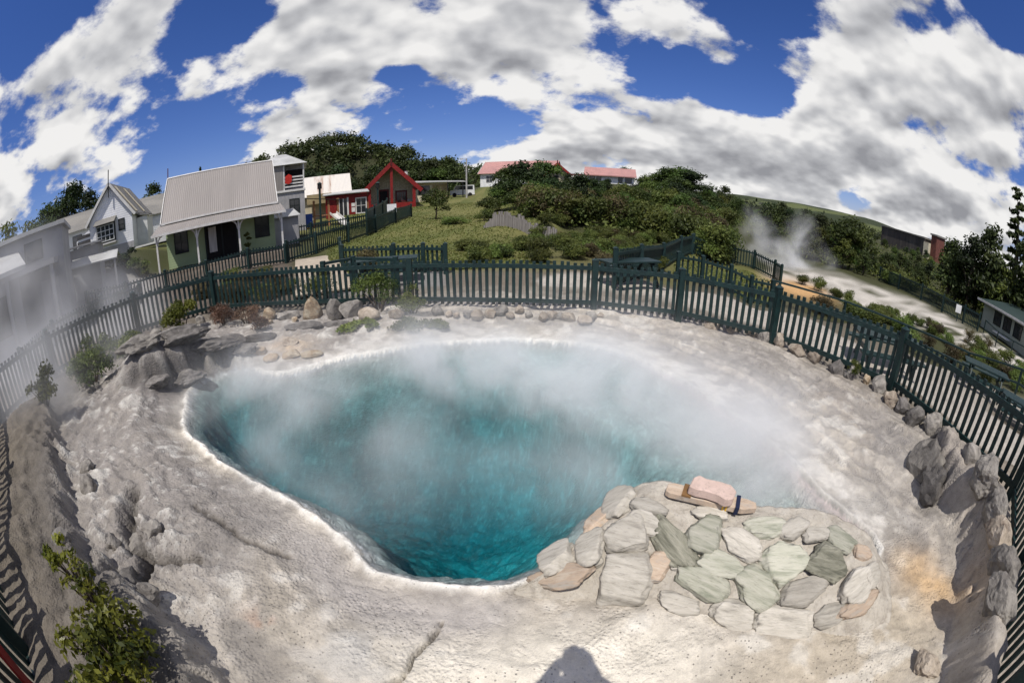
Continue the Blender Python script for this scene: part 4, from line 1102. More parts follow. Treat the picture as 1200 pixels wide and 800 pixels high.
def crown_mesh(name, clumps, n, size, mat, **kw):
    V, F, c = leaf_cloud(clumps, n, size, **kw)
    me = np_mesh(name, V, F, np.stack([c, c, c], 1)); me.materials.append(mat)
    return me

def tree_proto(name, h, w, leaf, n, size, seed, trunk_h=.3, shape='round', limbs=4, label=None, cat='tree', group=None, stem='trunk'):
    g = random.Random(seed)
    r = empty(name, (0, 0, 0), 0, label, cat, group)
    cl = []
    th = h * trunk_h
    if shape == 'round':
        for i in range(11):
            a = g.uniform(0, 6.28); q = math.sqrt(g.random()) * w * .36; z = g.uniform(th * .9, h * .84)
            k = 1 - .55 * max(0, (z - h * .55) / (h * .45)); s = g.uniform(.16, .27) * w
            cl.append((math.cos(a) * q * k, math.sin(a) * q * k, z, s, s, s * .8))
        cl.append((0, 0, h * .84, w * .2, w * .2, h * .15))
    elif shape == 'bush':
        for i in range(9):
            a = g.uniform(0, 6.28); q = math.sqrt(g.random()) * w * .34; z = g.uniform(.1, .68) * h; s = g.uniform(.15, .26) * w
            cl.append((math.cos(a) * q, math.sin(a) * q, z, s, s, min(s, h * .33)))
    elif shape == 'cone':
        for i in range(16):
            f = i / 15; z = th + (h - th) * f; q = w * .5 * (1 - f) * .62
            a = i * 2.4; s = w * .24 * (1 - f) + .10 * w * .35
            cl.append((math.cos(a) * q, math.sin(a) * q, z, s, s, s * .55))
        cl.append((0, 0, h * .96, w * .05, w * .05, h * .06))
    elif shape == 'pine':
        for i in range(22):
            f = i / 21; z = th + (h - th) * f; q = w * .42 * (1 - f * .75) * g.uniform(.3, 1)
            a = i * 2.4 + g.uniform(-.4, .4); s = w * .17 * (1 - .5 * f)
            cl.append((math.cos(a) * q, math.sin(a) * q, z, s, s, s * .38))
    link('crown', crown_mesh('crown', cl, n, size, L[leaf], seed=seed), None, r)
    mb = MB()
    tr = max(.03, h * .022)
    top = h * (.9 if shape in ('cone', 'pine') else .62)
    mb.tube([(0, 0, -.3), (g.uniform(-.05, .05) * w, g.uniform(-.05, .05) * w, top * .5), (g.uniform(-.06, .06) * w, 0, top)], [tr * 1.3, tr, tr * .3], 7)
    for i in range(limbs):
        c = cl[i % len(cl)]
        z0 = min(th * g.uniform(.5, 1.1) + .05 * h, c[2] * .8)
        mb.tube([(0, 0, z0), (c[0] * .5, c[1] * .5, (z0 + c[2]) * .5 + .03 * h), (c[0], c[1], c[2])], [tr * .6, tr * .4, tr * .15], 5)
    mb.build(stem, M['bark'], r, smooth=True)
    return r

_first = {}
def plant(proto, x, y, s=1., label=None, group=None, rz=None, sz=None, dz=0.):
    r = PROTO[proto]
    if _first.get(proto): r = copy_tree(r)
    _first[proto] = True
    r.location = (x, y, hz(x, y) - .05 + dz)
    r.rotation_euler = (0, 0, random.uniform(0, 6.28) if rz is None else rz)
    r.scale = (s, s, sz or s * random.uniform(.88, 1.12))
    if label: r['label'] = label
    if group: r['group'] = group
    return r

PROTO = {
    'broad': tree_proto('broadleaf_tree', 5.2, 5.0, 'broad', 3800, .30, 1),
    'broad2': tree_proto('broadleaf_tree', 4.6, 4.2, 'mid', 3000, .28, 2),
    'dark': tree_proto('dark_tree', 6.5, 5.0, 'dark', 3600, .34, 3, trunk_h=.2),
    'olive': tree_proto('olive_shrub', 2.5, 3.0, 'olive', 2600, .19, 4, shape='bush', cat='shrub', stem='stem'),
    'brown': tree_proto('brown_shrub', 2.3, 2.6, 'brown', 2300, .17, 5, shape='bush', cat='shrub', stem='stem'),
    'green': tree_proto('green_shrub', 2.2, 2.7, 'mid', 2400, .19, 6, shape='bush', cat='shrub', stem='stem'),
    'cone': tree_proto('conifer', 9, 4.2, 'dark', 3200, .42, 8, trunk_h=.06, shape='cone', cat='conifer', limbs=0),
    'pine': tree_proto('pine_tree', 15, 6.5, 'forest', 3600, .62, 9, trunk_h=.22, shape='pine', cat='pine', limbs=6),
    'forest': tree_proto('forest_tree', 7, 5.5, 'forest', 2200, .45, 10, trunk_h=.12),
    'foresto': tree_proto('forest_tree', 5.5, 5.5, 'olive', 2000, .40, 12, trunk_h=.12),
}
rr = random.Random(5)
G = {'slope': 'scrub and trees covering the slope below the pink roofs', 'valley': 'trees of the valley beyond the sinter flat', 'village': 'trees behind the village roofs'}
# slope: kept individuals where the photograph shows separate crowns
BIG = [(-1.7, 36, .62, 'broad'), (-.3, 41, 1.1, 'broad'), (1.6, 36, 1.0, 'dark'), (3.9, 40, 1.15, 'broad'), (2.9, 33, .8, 'broad'), (5.6, 34, .72, 'dark'), (-3.0, 31, .55, 'broad2'), (.8, 31, .7, 'broad2'), (8.3, 37, .6, 'broad')]
lab = {'broad': 'dark broad leaved tree in the clump in front of the long pink hall', 'broad2': 'lighter green low tree at the foot of the clump above the log palisade', 'dark': 'blackish dense tree inside the clump in front of the long pink hall'}
for az, d, s, k in BIG:
    x, y = pol(az, d); plant(k, x, y, s * .78, lab[k], G['slope'], sz=s * .66)
TOP = [(12.2, 66, .42), (14.9, 64, .42), (17.4, 62, .8), (19, 60, 1.1), (20.6, 58, 1.2), (22.3, 57, 1.25), (23.8, 55, 1.2), (25.2, 54, 1.0), (26.6, 54, .95), (21.5, 50, .95), (24.2, 48, .9), (18.5, 52, .85), (15.8, 54, .5), (27.5, 50, .8), (9.8, 62, .4), (11.8, 58, .4)]
for i, (az, d, s) in enumerate(TOP):
    x, y = pol(az, d)
    k = ('broad', 'broad', 'dark', 'broad2')[i % 4]
    plant(k, x, y, s, {'broad': 'dark green broad leaved tree on the crest right of the pink bungalow', 'broad2': 'fresher green tree on the crest right of the pink bungalow', 'dark': 'blackish green tree on the crest right of the pink bungalow'}[k], G['slope'], sz=s * (.62 if k != 'dark' else .5))
for i in range(150):
    az = rr.uniform(3.5, 29); d = rr.uniform(27, 50) if az > 8 else rr.uniform(26.5, 32)
    if az > 20: d = rr.uniform(27, 46)
    k = rr.choice(('olive', 'olive', 'brown', 'green', 'green', 'green'))
    x, y = pol(az, d)
    plant(k, x, y, rr.uniform(.6, 1.15) * (.6 if 4 < az < 17 and d > 37 else 1), {'olive': 'olive brown scrub bush on the slope below the pink bungalow', 'brown': 'rusty brown scrub bush on the slope below the pink bungalow', 'green': 'mid green scrub bush on the slope below the pink bungalow'}[k], G['slope'])
def scrub_cover():
    g = np.random.default_rng(23); n = 900
    az = np.concatenate([g.uniform(2, 29, n), g.uniform(28, 86, 900)]); d = np.concatenate([g.uniform(25.5, 62, n), g.uniform(46, 120, 900)])
    x = d * np.sin(np.radians(az)); y = d * np.cos(np.radians(az)); z = base_h(x, y)
    s = np.concatenate([g.uniform(.5, 1.1, n), g.uniform(.8, 1.8, 900)])
    V, F, c = leaf_cloud(np.stack([x, y, z + s * .25, s * 1.1, s * 1.1, s * .75], 1), 52000, .26, seed=29, fill=.2)
    tag(link('scrub_cover', np_mesh('scrub_cover', V, F, np.stack([c, c, c], 1)), L['olive']), 'tangled low scrub covering the slope and valley between the trees', 'scrub', kind='stuff')
scrub_cover()
for i in range(26):
    az = rr.uniform(7, 27); d = rr.uniform(30, 50); k = rr.choice(('broad', 'broad2', 'dark', 'broad2')); x, y = pol(az, d)
    plant(k, x, y, rr.uniform(.35, .6) * (.7 if az < 17 and d > 37 else 1), {'broad': 'small dark leaved tree among the scrub below the pink bungalow', 'broad2': 'small fresh green tree among the scrub below the pink bungalow', 'dark': 'small blackish tree among the scrub below the pink bungalow'}[k], G['slope'])
# low scrub just beyond the fence
for i in range(64):
    az = rr.uniform(-7, 21); d = rr.uniform(14.5, 18.5) if i < 22 else rr.uniform(18, 26)
    if i >= 22 and az < 6.5: az += 10
    k = rr.choice(('olive', 'green', 'olive', 'brown')); x, y = pol(az, d)
    plant(k, x, y, rr.uniform(.28, .5), {'olive': 'knee high olive scrub just beyond the far pool fence', 'brown': 'knee high dry scrub just beyond the far pool fence', 'green': 'knee high green scrub just beyond the far pool fence'}[k], 'low scrub beyond the far fence', sz=rr.uniform(.25, .38))
# bushes on the lawn
x, y = pol(-10.2, 33); plant('broad2', x, y, .52, 'rounded mid green bush standing alone on the lawn', rz=0.4, sz=.56)
x, y = pol(-7.6, 28); plant('green', x, y, .72, 'low spreading green shrub on the lawn in front of the rounded bush', sz=.28)
x, y = pol(-3.6, 28.5); plant('green', x, y, .5, 'small green shrub at the left end of the log palisade', sz=.5)
x, y = pol(-19.6, 13.6); plant('brown', x, y, .35, 'bare grey twiggy shrub behind the end of the lawn fence', sz=.5)
# right side, near the rail fence
for (az, d, k, s, sz, t) in ((56.5, 20.5, 'green', .62, .62, 'dense rounded green shrub with pale flowers behind the rail fence'), (43.5, 19.6, 'brown', .6, .42, 'dry brown shrub behind the first bay of the rail fence'), (48.5, 20.0, 'olive', .62, .42, 'olive shrub behind the middle of the rail fence'),
                             (51.5, 20.6, 'olive', .55, .40, 'yellowish shrub left of the flowering shrub'), (64.0, 19.5, 'brown', .5, .45, 'sparse dry shrub between the rail fence and the pale path'), (70.5, 19.3, 'olive', .5, .35, 'low olive shrub behind the picnic tables'), (75.5, 19.0, 'green', .5, .4, 'low green shrub at the right edge behind the rail fence'),
                             (52.5, 46, 'green', .9, .8, 'bright green bush at the start of the long dark fence'), (56, 46, 'olive', 1.3, .6, 'yellow green mound of scrub behind the long dark fence'), (60, 43, 'olive', 1.2, .6, 'olive mound of scrub above the long dark fence'), (40, 27, 'olive', .35, .3, 'small yellow scrub clump near the steam vents')):
    x, y = pol(az, d); plant(k, x, y, s, t, sz=sz)
for i in range(46):
    az = rr.uniform(42, 80); d = rr.uniform(20.5, 27.5)
    k = rr.choice(('olive', 'brown', 'green', 'olive')); x, y = pol(az, d)
    plant(k, x, y, rr.uniform(.3, .62), {'olive': 'low olive scrub between the rail fence and the pale flat', 'brown': 'low dry brown scrub between the rail fence and the pale flat', 'green': 'low green scrub between the rail fence and the pale flat'}[k], 'low scrub behind the rail fence', sz=rr.uniform(.25, .42))
for i in range(16):
    az = rr.uniform(-46, -31); d = rr.uniform(12.5, 17.5)
    k = rr.choice(('brown', 'olive', 'brown')); x, y = pol(az, d)
    plant(k, x, y, rr.uniform(.25, .45), {'olive': 'low olive shrub in the dark bed in front of the cottage fence', 'brown': 'low dry brown shrub in the dark bed in front of the cottage fence'}[k], 'shrubs of the bed in front of the cottage', sz=rr.uniform(.2, .36))
# valley trees on the right
for i in range(230):
    az = rr.uniform(26, 88); d = 47 + 75 * rr.random() ** 1.4
    if az < 34: d = max(d, rr.uniform(54, 125))
    k = rr.choice(('forest', 'forest', 'foresto', 'broad', 'dark'))
    s = rr.uniform(.55, .95) if k != 'broad' else rr.uniform(.6, 1.0)
    s *= .8
    if 47 < az < 61: s *= .62
    if az > 60 and d < 70: s *= 1.25
    x, y = pol(az, d)
    plant(k, x, y, s, {'forest': 'dark green tree in the wooded valley beyond the sinter flat', 'foresto': 'olive brown tree in the wooded valley beyond the sinter flat', 'broad': 'broad leaved tree in the wooded valley beyond the sinter flat', 'dark': 'blackish tree in the wooded valley beyond the sinter flat'}[k], G['valley'])
x, y = pol(46.3, 50); plant('broad2', x, y, 1.45, 'bright rounded tree above the steaming vents')
for az, d, s, k, t in ((61.5, 49, 1.05, 'forest', 'tall dark tree on the right behind the long fence'), (64.5, 47, 1.15, 'dark', 'bulky dark tree left of the pale green house'), (67.5, 48, 1.2, 'forest', 'tall dark tree behind the pale green house'), (70.5, 47, 1.15, 'foresto', 'rusty olive tree behind the pale green house'),
                       (73.5, 46, 1.25, 'forest', 'tall dark tree at the right edge behind the pale green house'), (77, 45, 1.2, 'dark', 'blackish tree cut by the right edge')):
    x, y = pol(az, d); plant(k, x, y, s, t)
for az, d, s, t in ((64.6, 62, .62, 'small pointed conifer standing above the right hand trees'), (66.5, 60, .85, 'pointed conifer beside the tall pine'), (40.5, 120, .6, 'tiny pointed conifer on the valley skyline'), (42.2, 118, .7, 'tiny dark conifer on the valley skyline right of its neighbour'), (38.6, 125, .6, 'leftmost of the tiny conifers on the valley skyline')):
    x, y = pol(az, d); plant('cone', x, y, s, t)
x, y = pol(71.3, 58); plant('pine', x, y, 1.0, 'tall dark pine rising against the sky at the right edge', sz=1.0, rz=1.)
x, y = pol(74.5, 60); plant('pine', x, y, .9, 'second tall pine cut by the right edge', sz=.9)
# behind the village
for az, d, s, k, t in ((-64.6, 52, 1.25, 'broad', 'round topped tree against the sky behind the misty houses'), (-60.8, 54, 1.25, 'dark', 'tall blackish tree left of the weatherboard house gable'), (-58.2, 58, 1.0, 'dark', 'dark tree just behind the weatherboard house'),
                       (-71, 46, 1.1, 'foresto', 'grey green tree in the steam at the far left'), (-75.5, 40, 1.2, 'foresto', 'large grey green tree at the left edge behind the steam'), (-67.5, 56, 1.1, 'foresto', 'dull green tree left of the round topped tree'),
                       (-50.5, 66, .95, 'broad', 'dark tree showing between the weatherboard house and cottage'), (-48.8, 70, 1.0, 'forest', 'second dark tree showing left of the cottage ridge'), (-44, 80, 1.05, 'dark', 'dark tree top above the cottage ridge'), (-42, 84, .98, 'cone', 'pointed tree top above the cottage ridge'), (-39.5, 84, .8, 'cone', 'small pointed tree top above the middle of the cottage ridge')):
    x, y = pol(az, d); plant(k, x, y, s, t, G['village'])
for i in range(34):
    az = rr.uniform(-27, -6.8); d = rr.uniform(84, 112)
    k = rr.choice(('forest', 'dark', 'broad', 'broad2', 'forest')); s = rr.uniform(.85, 1.3) if az < -8 else rr.uniform(.9, 1.15)
    x, y = pol(az, d); plant(k, x, y, s, {'forest': 'dark forest tree behind the meeting house roof', 'dark': 'blackish tree behind the meeting house roof', 'broad': 'broad leaved tree behind the meeting house roof', 'broad2': 'fresh green tree behind the meeting house roof'}[k], G['village'])
x, y = pol(14.8, 100); plant('broad', x, y, 1.0, 'round tree top rising behind the pink bungalow')

# forested hill behind the village: terrain mound and its wood as one mass
def hill(name, c_az, c_d, hgt, sx_, sy_, rot, label, wood=None, nleaf=0, size=1.4, seed=1):
    cx, cy_ = pol(c_az, c_d)
    n = 60
    u = np.linspace(-1, 1, n); U, W = np.meshgrid(u, u)
    ca, sa = math.cos(rot), math.sin(rot)
    X = cx + U * sx_ * ca - W * sy_ * sa; Y = cy_ + U * sx_ * sa + W * sy_ * ca
    def prof(U, W):
        q = np.clip(1 - (U ** 2 + W ** 2), 0, 1)
        return hgt * q ** 1.2 * (.72 + .56 * fbm(U * 2.2 + seed, W * 2.2, oct=4, seed=seed))
    Z = prof(U, W) - 1.5
    idx = np.arange(n * n).reshape(n, n)
    F = np.stack([idx[:-1, :-1], idx[:-1, 1:], idx[1:, 1:], idx[1:, :-1]], -1).reshape(-1, 4)
    col = np.tile(np.array((.035, .038, .015)), (n * n, 1)) * (.7 + .6 * fbm(X.ravel() * .03, Y.ravel() * .03, oct=4, seed=seed)[:, None])
    if wood is None:
        f1 = fbm(X.ravel() * .006, Y.ravel() * .020, oct=4, seed=seed)[:, None] - .04
        col = np.where(f1 > .5, np.array((.085, .10, .038)), np.array((.03, .04, .018)))
    me = np_mesh(name, np.stack([X, Y, Z], -1).reshape(-1, 3), F, col)
    o = link(name, me, ground.data.materials[0], None, True)
    tag(o, label, 'hill', kind='structure')
    if wood:
        g = np.random.default_rng(seed)
        nt_ = nleaf // 60
        uu = g.uniform(-.97, .97, nt_); ww = g.uniform(-.97, .97, nt_)
        ok = uu ** 2 + ww ** 2 < .95; uu = uu[ok]; ww = ww[ok]
        x = cx + uu * sx_ * ca - ww * sy_ * sa; y = cy_ + uu * sx_ * sa + ww * sy_ * ca; z = prof(uu, ww) - 1.5
        s = g.uniform(2.0, 4.2, len(uu))
        cl = np.stack([x, y, z + s * .8, s, s, s * g.uniform(.7, 1.2, len(uu))], 1)
        V, Fq, c = leaf_cloud(cl, nleaf, size, seed=seed, fill=.15)
        w_ = np_mesh(wood[0], V, Fq, np.stack([c, c, c], 1))
        tag(link(wood[0], w_, L['forest']), wood[1], 'forest', kind='stuff')
hill('hill', -24.5, 205, 29, 78, 45, R(25), 'forested hill rising behind the village', ('hill_forest', 'dark native forest covering the hill behind the village'), 42000, 1.5, 3)
hill('hill', -9.5, 230, 16, 55, 40, R(10), 'lower shoulder of the forested hill behind the meeting house', ('shoulder_forest', 'forest covering the low shoulder right of the main hill'), 16000, 1.6, 5)
hill('hill', -40, 240, 16, 70, 40, R(40), 'low wooded rise behind the cottage roof', ('rise_forest', 'wood covering the rise behind the cottage roof'), 14000, 1.7, 6)
hill('distant_hills', 36, 1500, 60, 900, 260, R(-36), 'distant ridge of fields and woods beyond the valley', None, 0, 1, 7)
hill('distant_hills', -75, 1500, 70, 900, 260, R(75), 'distant ridge beyond the misty houses', None, 0, 1, 8)
# far wood along the valley skyline
def far_wood():
    g = np.random.default_rng(4)
    n = 420
    az = g.uniform(24, 100, n); d = g.uniform(125, 330, n)
    ok = ~((az > 48.5) & (az < 60) & (d < 170)); az = az[ok]; d = d[ok]
    x = d * np.sin(np.radians(az)); y = d * np.cos(np.radians(az)); z = base_h(x, y)
    s = g.uniform(2.0, 3.6, len(az))
    V, F, c = leaf_cloud(np.stack([x, y, z + s * .7, s * 1.3, s * 1.3, s], 1), 21000, 1.5, seed=9, fill=.15)
    tag(link('valley_forest', np_mesh('valley_forest', V, F, np.stack([c, c, c], 1)), L['forest']), 'far dark wood closing the valley skyline on the right', 'forest', kind='stuff')
far_wood()
# grass on the lawns
def lawn_grass():
    g = np.random.default_rng(14); n = 26000
    az = np.concatenate([g.uniform(-25, 5, n), g.uniform(22, 36, 5000)]); d = np.concatenate([14 + 40 * g.random(n) ** 1.6, g.uniform(16.4, 26, 5000)])
    x = d * np.sin(np.radians(az)); y = d * np.cos(np.radians(az)); z = base_h(x, y)
    m = len(x); a = g.uniform(0, 6.28, m); w_ = .025 + .03 * g.random(m) + d * .0006; hh = g.uniform(.02, .07, m)
    dx = np.cos(a) * w_; dy = np.sin(a) * w_; lx = g.normal(size=m) * .05; ly = g.normal(size=m) * .05
    V = np.stack([np.stack([x - dx, y - dy, z - .02], 1), np.stack([x + dx, y + dy, z - .02], 1), np.stack([x + lx + dx * .3, y + ly + dy * .3, z + hh], 1), np.stack([x + lx - dx * .3, y + ly - dy * .3, z + hh], 1)], 1).reshape(-1, 3)
    c = np.repeat(np.clip(.55 * fbm(x * .5, y * .5, oct=3, seed=3) * 1.3 + .45 * g.random(m), 0, 1), 4)
    tag(link('lawn_grass', np_mesh('lawn_grass', V, np.arange(m * 4).reshape(m, 4), np.stack([c, c, c], 1)), L['grass']), 'short sun bleached grass of the village lawns', 'grass', kind='stuff')
lawn_grass()

# shrubs and ferns inside the fence, each its own plant
def small_plant(name, x, y, w, h, leaf, n, size, seed, label, cat='shrub', nclump=8, group=None, aspect=.5, dz=0., stems=7, cs=1.):
    g = random.Random(seed)
    z0 = hz(x, y) + dz
    r = empty(name, (x, y, z0), 0, label, cat, group)
    cl = []
    for i in range(nclump):
        a = g.uniform(0, 6.28); q = math.sqrt(g.random()) * w * .36; s = g.uniform(.13, .22) * w * cs
        cl.append((math.cos(a) * q, math.sin(a) * q, g.uniform(.2, .85) * h, s, s, min(s, h * .3)))
    link('foliage', crown_mesh('foliage', cl, n, size, L[leaf], seed=seed, aspect=aspect, fill=.5), None, r)
    mb = MB()
    for i in range(stems):
        c = cl[i % nclump]
        mb.tube([(c[0] * .1, c[1] * .1, -.05), (c[0] * .55, c[1] * .55, c[2] * .55), (c[0], c[1], c[2])], [.014 * w + .004, .01 * w + .003, .003], 5)
    mb.build('stem', M['bark'], r, smooth=True)
    return r
small_plant('bright_shrub', -7.75, 7.25, 1.1, .85, 'bright', 3200, .075, 41, 'bright yellow green bushy shrub beside the left rock ledge')
small_plant('bright_shrub', -8.75, 6.4, .55, .5, 'bright', 1100, .06, 42, 'small bright shrub left of the bushy one under the fence')
small_plant('misty_shrub', -8.0, 4.3, 1.3, .7, 'mid', 2600, .07, 43, 'wide green shrub half lost in steam inside the left fence')
small_plant('misty_shrub', -7.5, 2.7, .8, .75, 'olive', 1700, .07, 44, 'olive shrub in steam lower down inside the left fence')
small_plant('misty_shrub', -9.2, 5.3, 1.3, .75, 'mid', 2200, .07, 45, 'dark green shrub in the steam at the foot of the left fence')
small_plant('misty_shrub', -8.2, 5.6, .8, .55, 'olive', 1500, .06, 46, 'olive shrub behind the left rock ledge')
for i, (x, y, w, h) in enumerate(((-6.9, 8.0, .9, .4), (-6.2, 8.1, .9, .38), (-5.6, 7.75, .8, .34), (-7.4, 8.5, .6, .4))):
    small_plant('dry_fern', x, y, w, h, 'dry', 1500, .07, 50 + i, ['russet dry fern clump right of the bright shrub', 'brown dry fern clump under the fence post', 'rusty fern clump beside the tan boulder', 'dry fern clump at the fence corner post'][i], 'fern', group='dry ferns under the fence', aspect=.25)
small_plant('broom_shrub', -3.05, 9.15, 1.5, .85, 'mid', 3600, .06, 60, 'feathery green shrub against the fence above the moss', aspect=.3)
small_plant('broom_shrub', -2.2, 9.0, .9, .6, 'olive', 1800, .055, 61, 'darker feathery shrub right of the green one at the fence', aspect=.3)
small_plant('broom_shrub', -5.3, 10.0, 1.5, 1.0, 'olive', 2400, .07, 62, 'brownish shrub behind the pickets beside the boardwalk', aspect=.3)
small_plant('broom_shrub', -6.6, 9.8, .9, .8, 'brown', 1300, .06, 63, 'dry shrub behind the pickets near the corner post', aspect=.3)
for i, (x, y, w) in enumerate(((-3.45, 7.95, .75), (-3.0, 8.1, .5), (-2.1, 8.3, .9), (-1.55, 8.4, .6))):
    small_plant('moss_mat', x, y, w, .14, 'moss', 1500, .05, 70 + i, ['bright moss mat on the far sinter bank', 'small moss mat right of the bright one', 'wide moss mat in front of the feathery shrub', 'moss patch at the right end of the far bank'][i], 'moss', group='moss on the far bank', stems=2)
small_plant('grass_tuft', 6.0, 5.0, .35, .4, 'olive', 500, .12, 76, 'yellow grass tuft behind the boulders on the right', 'grass tuft', aspect=.14)
# foreground shrub with broad glossy leaves
small_plant('glossy_shrub', -2.35, .22, 1.05, .44, 'fore', 2100, .066, 80, 'glossy leaved green shrub in the lower left foreground', nclump=26, aspect=.46, stems=26, cs=.55)
small_plant('glossy_shrub', -3.4, .60, .42, .40, 'fore', 420, .062, 81, 'small sprig of glossy leaves left of the foreground shrub', nclump=8, aspect=.42, stems=8, cs=.7)
small_plant('glossy_shrub', -2.95, .50, .7, .30, 'fore', 380, .062, 82, 'sparse leafy stems between the foreground shrub and the sprig', nclump=12, aspect=.42, stems=12, cs=.5)
for i, (x, y, s) in enumerate(POTS):
    small_plant('potted_shrub', x, y, s, s * 1.5, 'olive', 700, .11, 90 + i, ['leafy potted shrub standing on the cottage verandah', 'shrub growing at the left end of the cottage'][i], dz=.3 if i == 0 else 0.)
for i, (az, d, w, h) in enumerate(((-57.5, 27, 2.2, .9), (-55.5, 27, 2.0, .8), (-53.6, 27.5, 1.8, 1.0), (-51.5, 27, 2.0, 1.2))):
    x, y = pol(az, d)
    small_plant('garden_bush', x, y, w, h, ('mid', 'olive', 'dark', 'mid')[i], 1400, .16, 95 + i, ['pale flowering bush under the bay window', 'olive bush below the weatherboard house', 'dark bush on the bank left of the cottage', 'green bush beside the cottage verandah'][i], group='garden bushes below the weatherboard house')

# ------------------------------------------------------------------ rocks
def rock(x, y, sx_, sy_, sz_, mat, label, seed, group=None, rz=None, sink=.25, sub=3, cuts=9, name='boulder', z=None, cat='boulder', tilt=0., rough=.12):
    g = random.Random(seed)
    bm = bmesh.new(); bmesh.ops.create_icosphere(bm, subdivisions=sub, radius=1)
    planes = []
    for i in range(cuts):
        n = Vector((g.gauss(0, 1), g.gauss(0, 1), g.gauss(0, .8))).normalized(); planes.append((n, g.uniform(.56, .86)))
    co = np.array([v.co[:] for v in bm.verts])
    for n, d in planes:
        n_ = np.array(n); k = co @ n_; over = np.maximum(k - d, 0); co = co - over[:, None] * n_ * .92
    f = fbm(co[:, 0] * 2.2 + seed, co[:, 1] * 2.2, co[:, 2] * 2.2, oct=4, seed=seed % 97) - .5
    f2 = fbm(co[:, 0] * 7 + seed, co[:, 1] * 7, co[:, 2] * 7, oct=3, seed=seed % 89) - .5
    co = co * (1 + rough * 2 * f + rough * .7 * f2)[:, None]
    co *= np.array((sx_, sy_, sz_)) * .5
    for v, c in zip(bm.verts, co): v.co = c
    me = bpy.data.meshes.new(name); bm.to_mesh(me); bm.free()
    o = link(name, me, M[mat], None, False)
    zz_ = hz(x, y) if z is None else z
    o.location = (x, y, zz_ + sz_ * (.5 - sink)); o.rotation_euler = (tilt * g.uniform(-1, 1), tilt * g.uniform(-1, 1), g.uniform(0, 6.28) if rz is None else rz)
    return tag(o, label, cat, group)
GR = 'boulders lined up along the right fence'
RR = [(4.3, 8.0, .55, .45, .36, 'rock_tan', 'low wide tan boulder first in the row by the right fence'), (4.72, 7.75, .5, .42, .5, 'rock_tan', 'upright tan boulder second in the row by the right fence'), (5.0, 7.4, .34, .3, .42, 'rock_tan', 'narrow tan boulder third in the row'),
      (5.1, 7.02, .4, .34, .44, 'rock_grey', 'grey boulder beneath the fence post with tan neighbours'), (5.3, 6.72, .36, .3, .46, 'rock_tan', 'pointed pale boulder just right of the fence post'), (5.5, 6.3, .5, .42, .34, 'rock_tan', 'flat tan boulder on the right bank'), (5.75, 5.95, .42, .36, .36, 'rock_tan', 'blunt tan boulder before the gap in the row'),
      (5.85, 5.35, .44, .38, .42, 'rock_dark', 'dark purplish boulder after the gap in the row'), (5.98, 5.05, .4, .36, .4, 'rock_grey', 'grey mottled boulder beside the purplish one'), (6.1, 4.72, .22, .2, .3, 'rock_buff', 'small orange tinted stone wedged between grey boulders'), (6.15, 4.42, .46, .4, .5, 'rock_grey', 'large pale grey boulder near the corner post'),
      (6.1, 4.02, .38, .34, .42, 'rock_tan', 'buff boulder below the corner post'), (6.2, 3.72, .4, .36, .46, 'rock_dark', 'dark boulder just below the corner post'), (6.1, 3.35, .52, .42, .5, 'rock_dark', 'broad dark grey boulder under the long right bay'), (6.2, 2.95, .5, .42, .56, 'rock_grey', 'tall grey boulder with pointed top under the long right bay'),
      (6.05, 2.55, .5, .42, .5, 'rock_dark', 'dark rounded boulder above the craggy outcrop'), (6.0, 2.1, .5, .42, .46, 'rock_grey', 'flat topped grey boulder nearest the right edge'), (5.95, 1.6, .4, .4, .4, 'rock_grey', 'grey boulder behind the bank at the right edge')]
for i, (x, y, a, b, c, m, t) in enumerate(RR):
    rock(x, y, a * .92, b * .88, c * .84, m, t, 100 + i, GR, sink=.3, rough=.22)
rock(5.25, 2.35, .8, .6, .62, 'rock_grey', 'craggy pale outcrop with dark hollow at the right shore', 130, None, sink=.3, cuts=5, rough=.3, rz=.6)
rock(4.95, 1.95, .6, .42, .5, 'rock_dark', 'dark craggy rock in front of the pale outcrop', 131, None, sink=.3, cuts=5, rough=.3, rz=.9)
rock(5.45, 1.75, .42, .36, .5, 'rock_grey', 'grey rock at the top end of the right bank', 132, None, sink=.25)
BK = 'boulders on the shaded right bank'
for i, (x, y, a, b, c, m, t) in enumerate(((5.05, 1.25, .5, .4, .42, 'rock_grey', 'lumpy grey boulder crowning the right bank'), (4.85, .85, .55, .3, .36, 'rock_grey', 'long sunlit grey boulder along the right bank'), (4.5, .55, .5, .3, .34, 'rock_tan', 'tan boulder midway along the right bank'), (4.15, .2, .5, .32, .34, 'rock_grey', 'grey boulder lower on the right bank'), (3.6, -.02, .44, .3, .32, 'rock_grey', 'rounded boulder at the bottom of the right bank'), (3.05, .08, .3, .24, .2, 'rock_tan', 'small pale stone at the bottom edge right of the terrace'))):
    rock(x, y, a * 1.35, b * 1.25, c * 1.1, m, t, 140 + i, BK, sink=.42, rz=.7 + .1 * i, rough=.24, sub=4)
FB = 'boulders under the far fence'
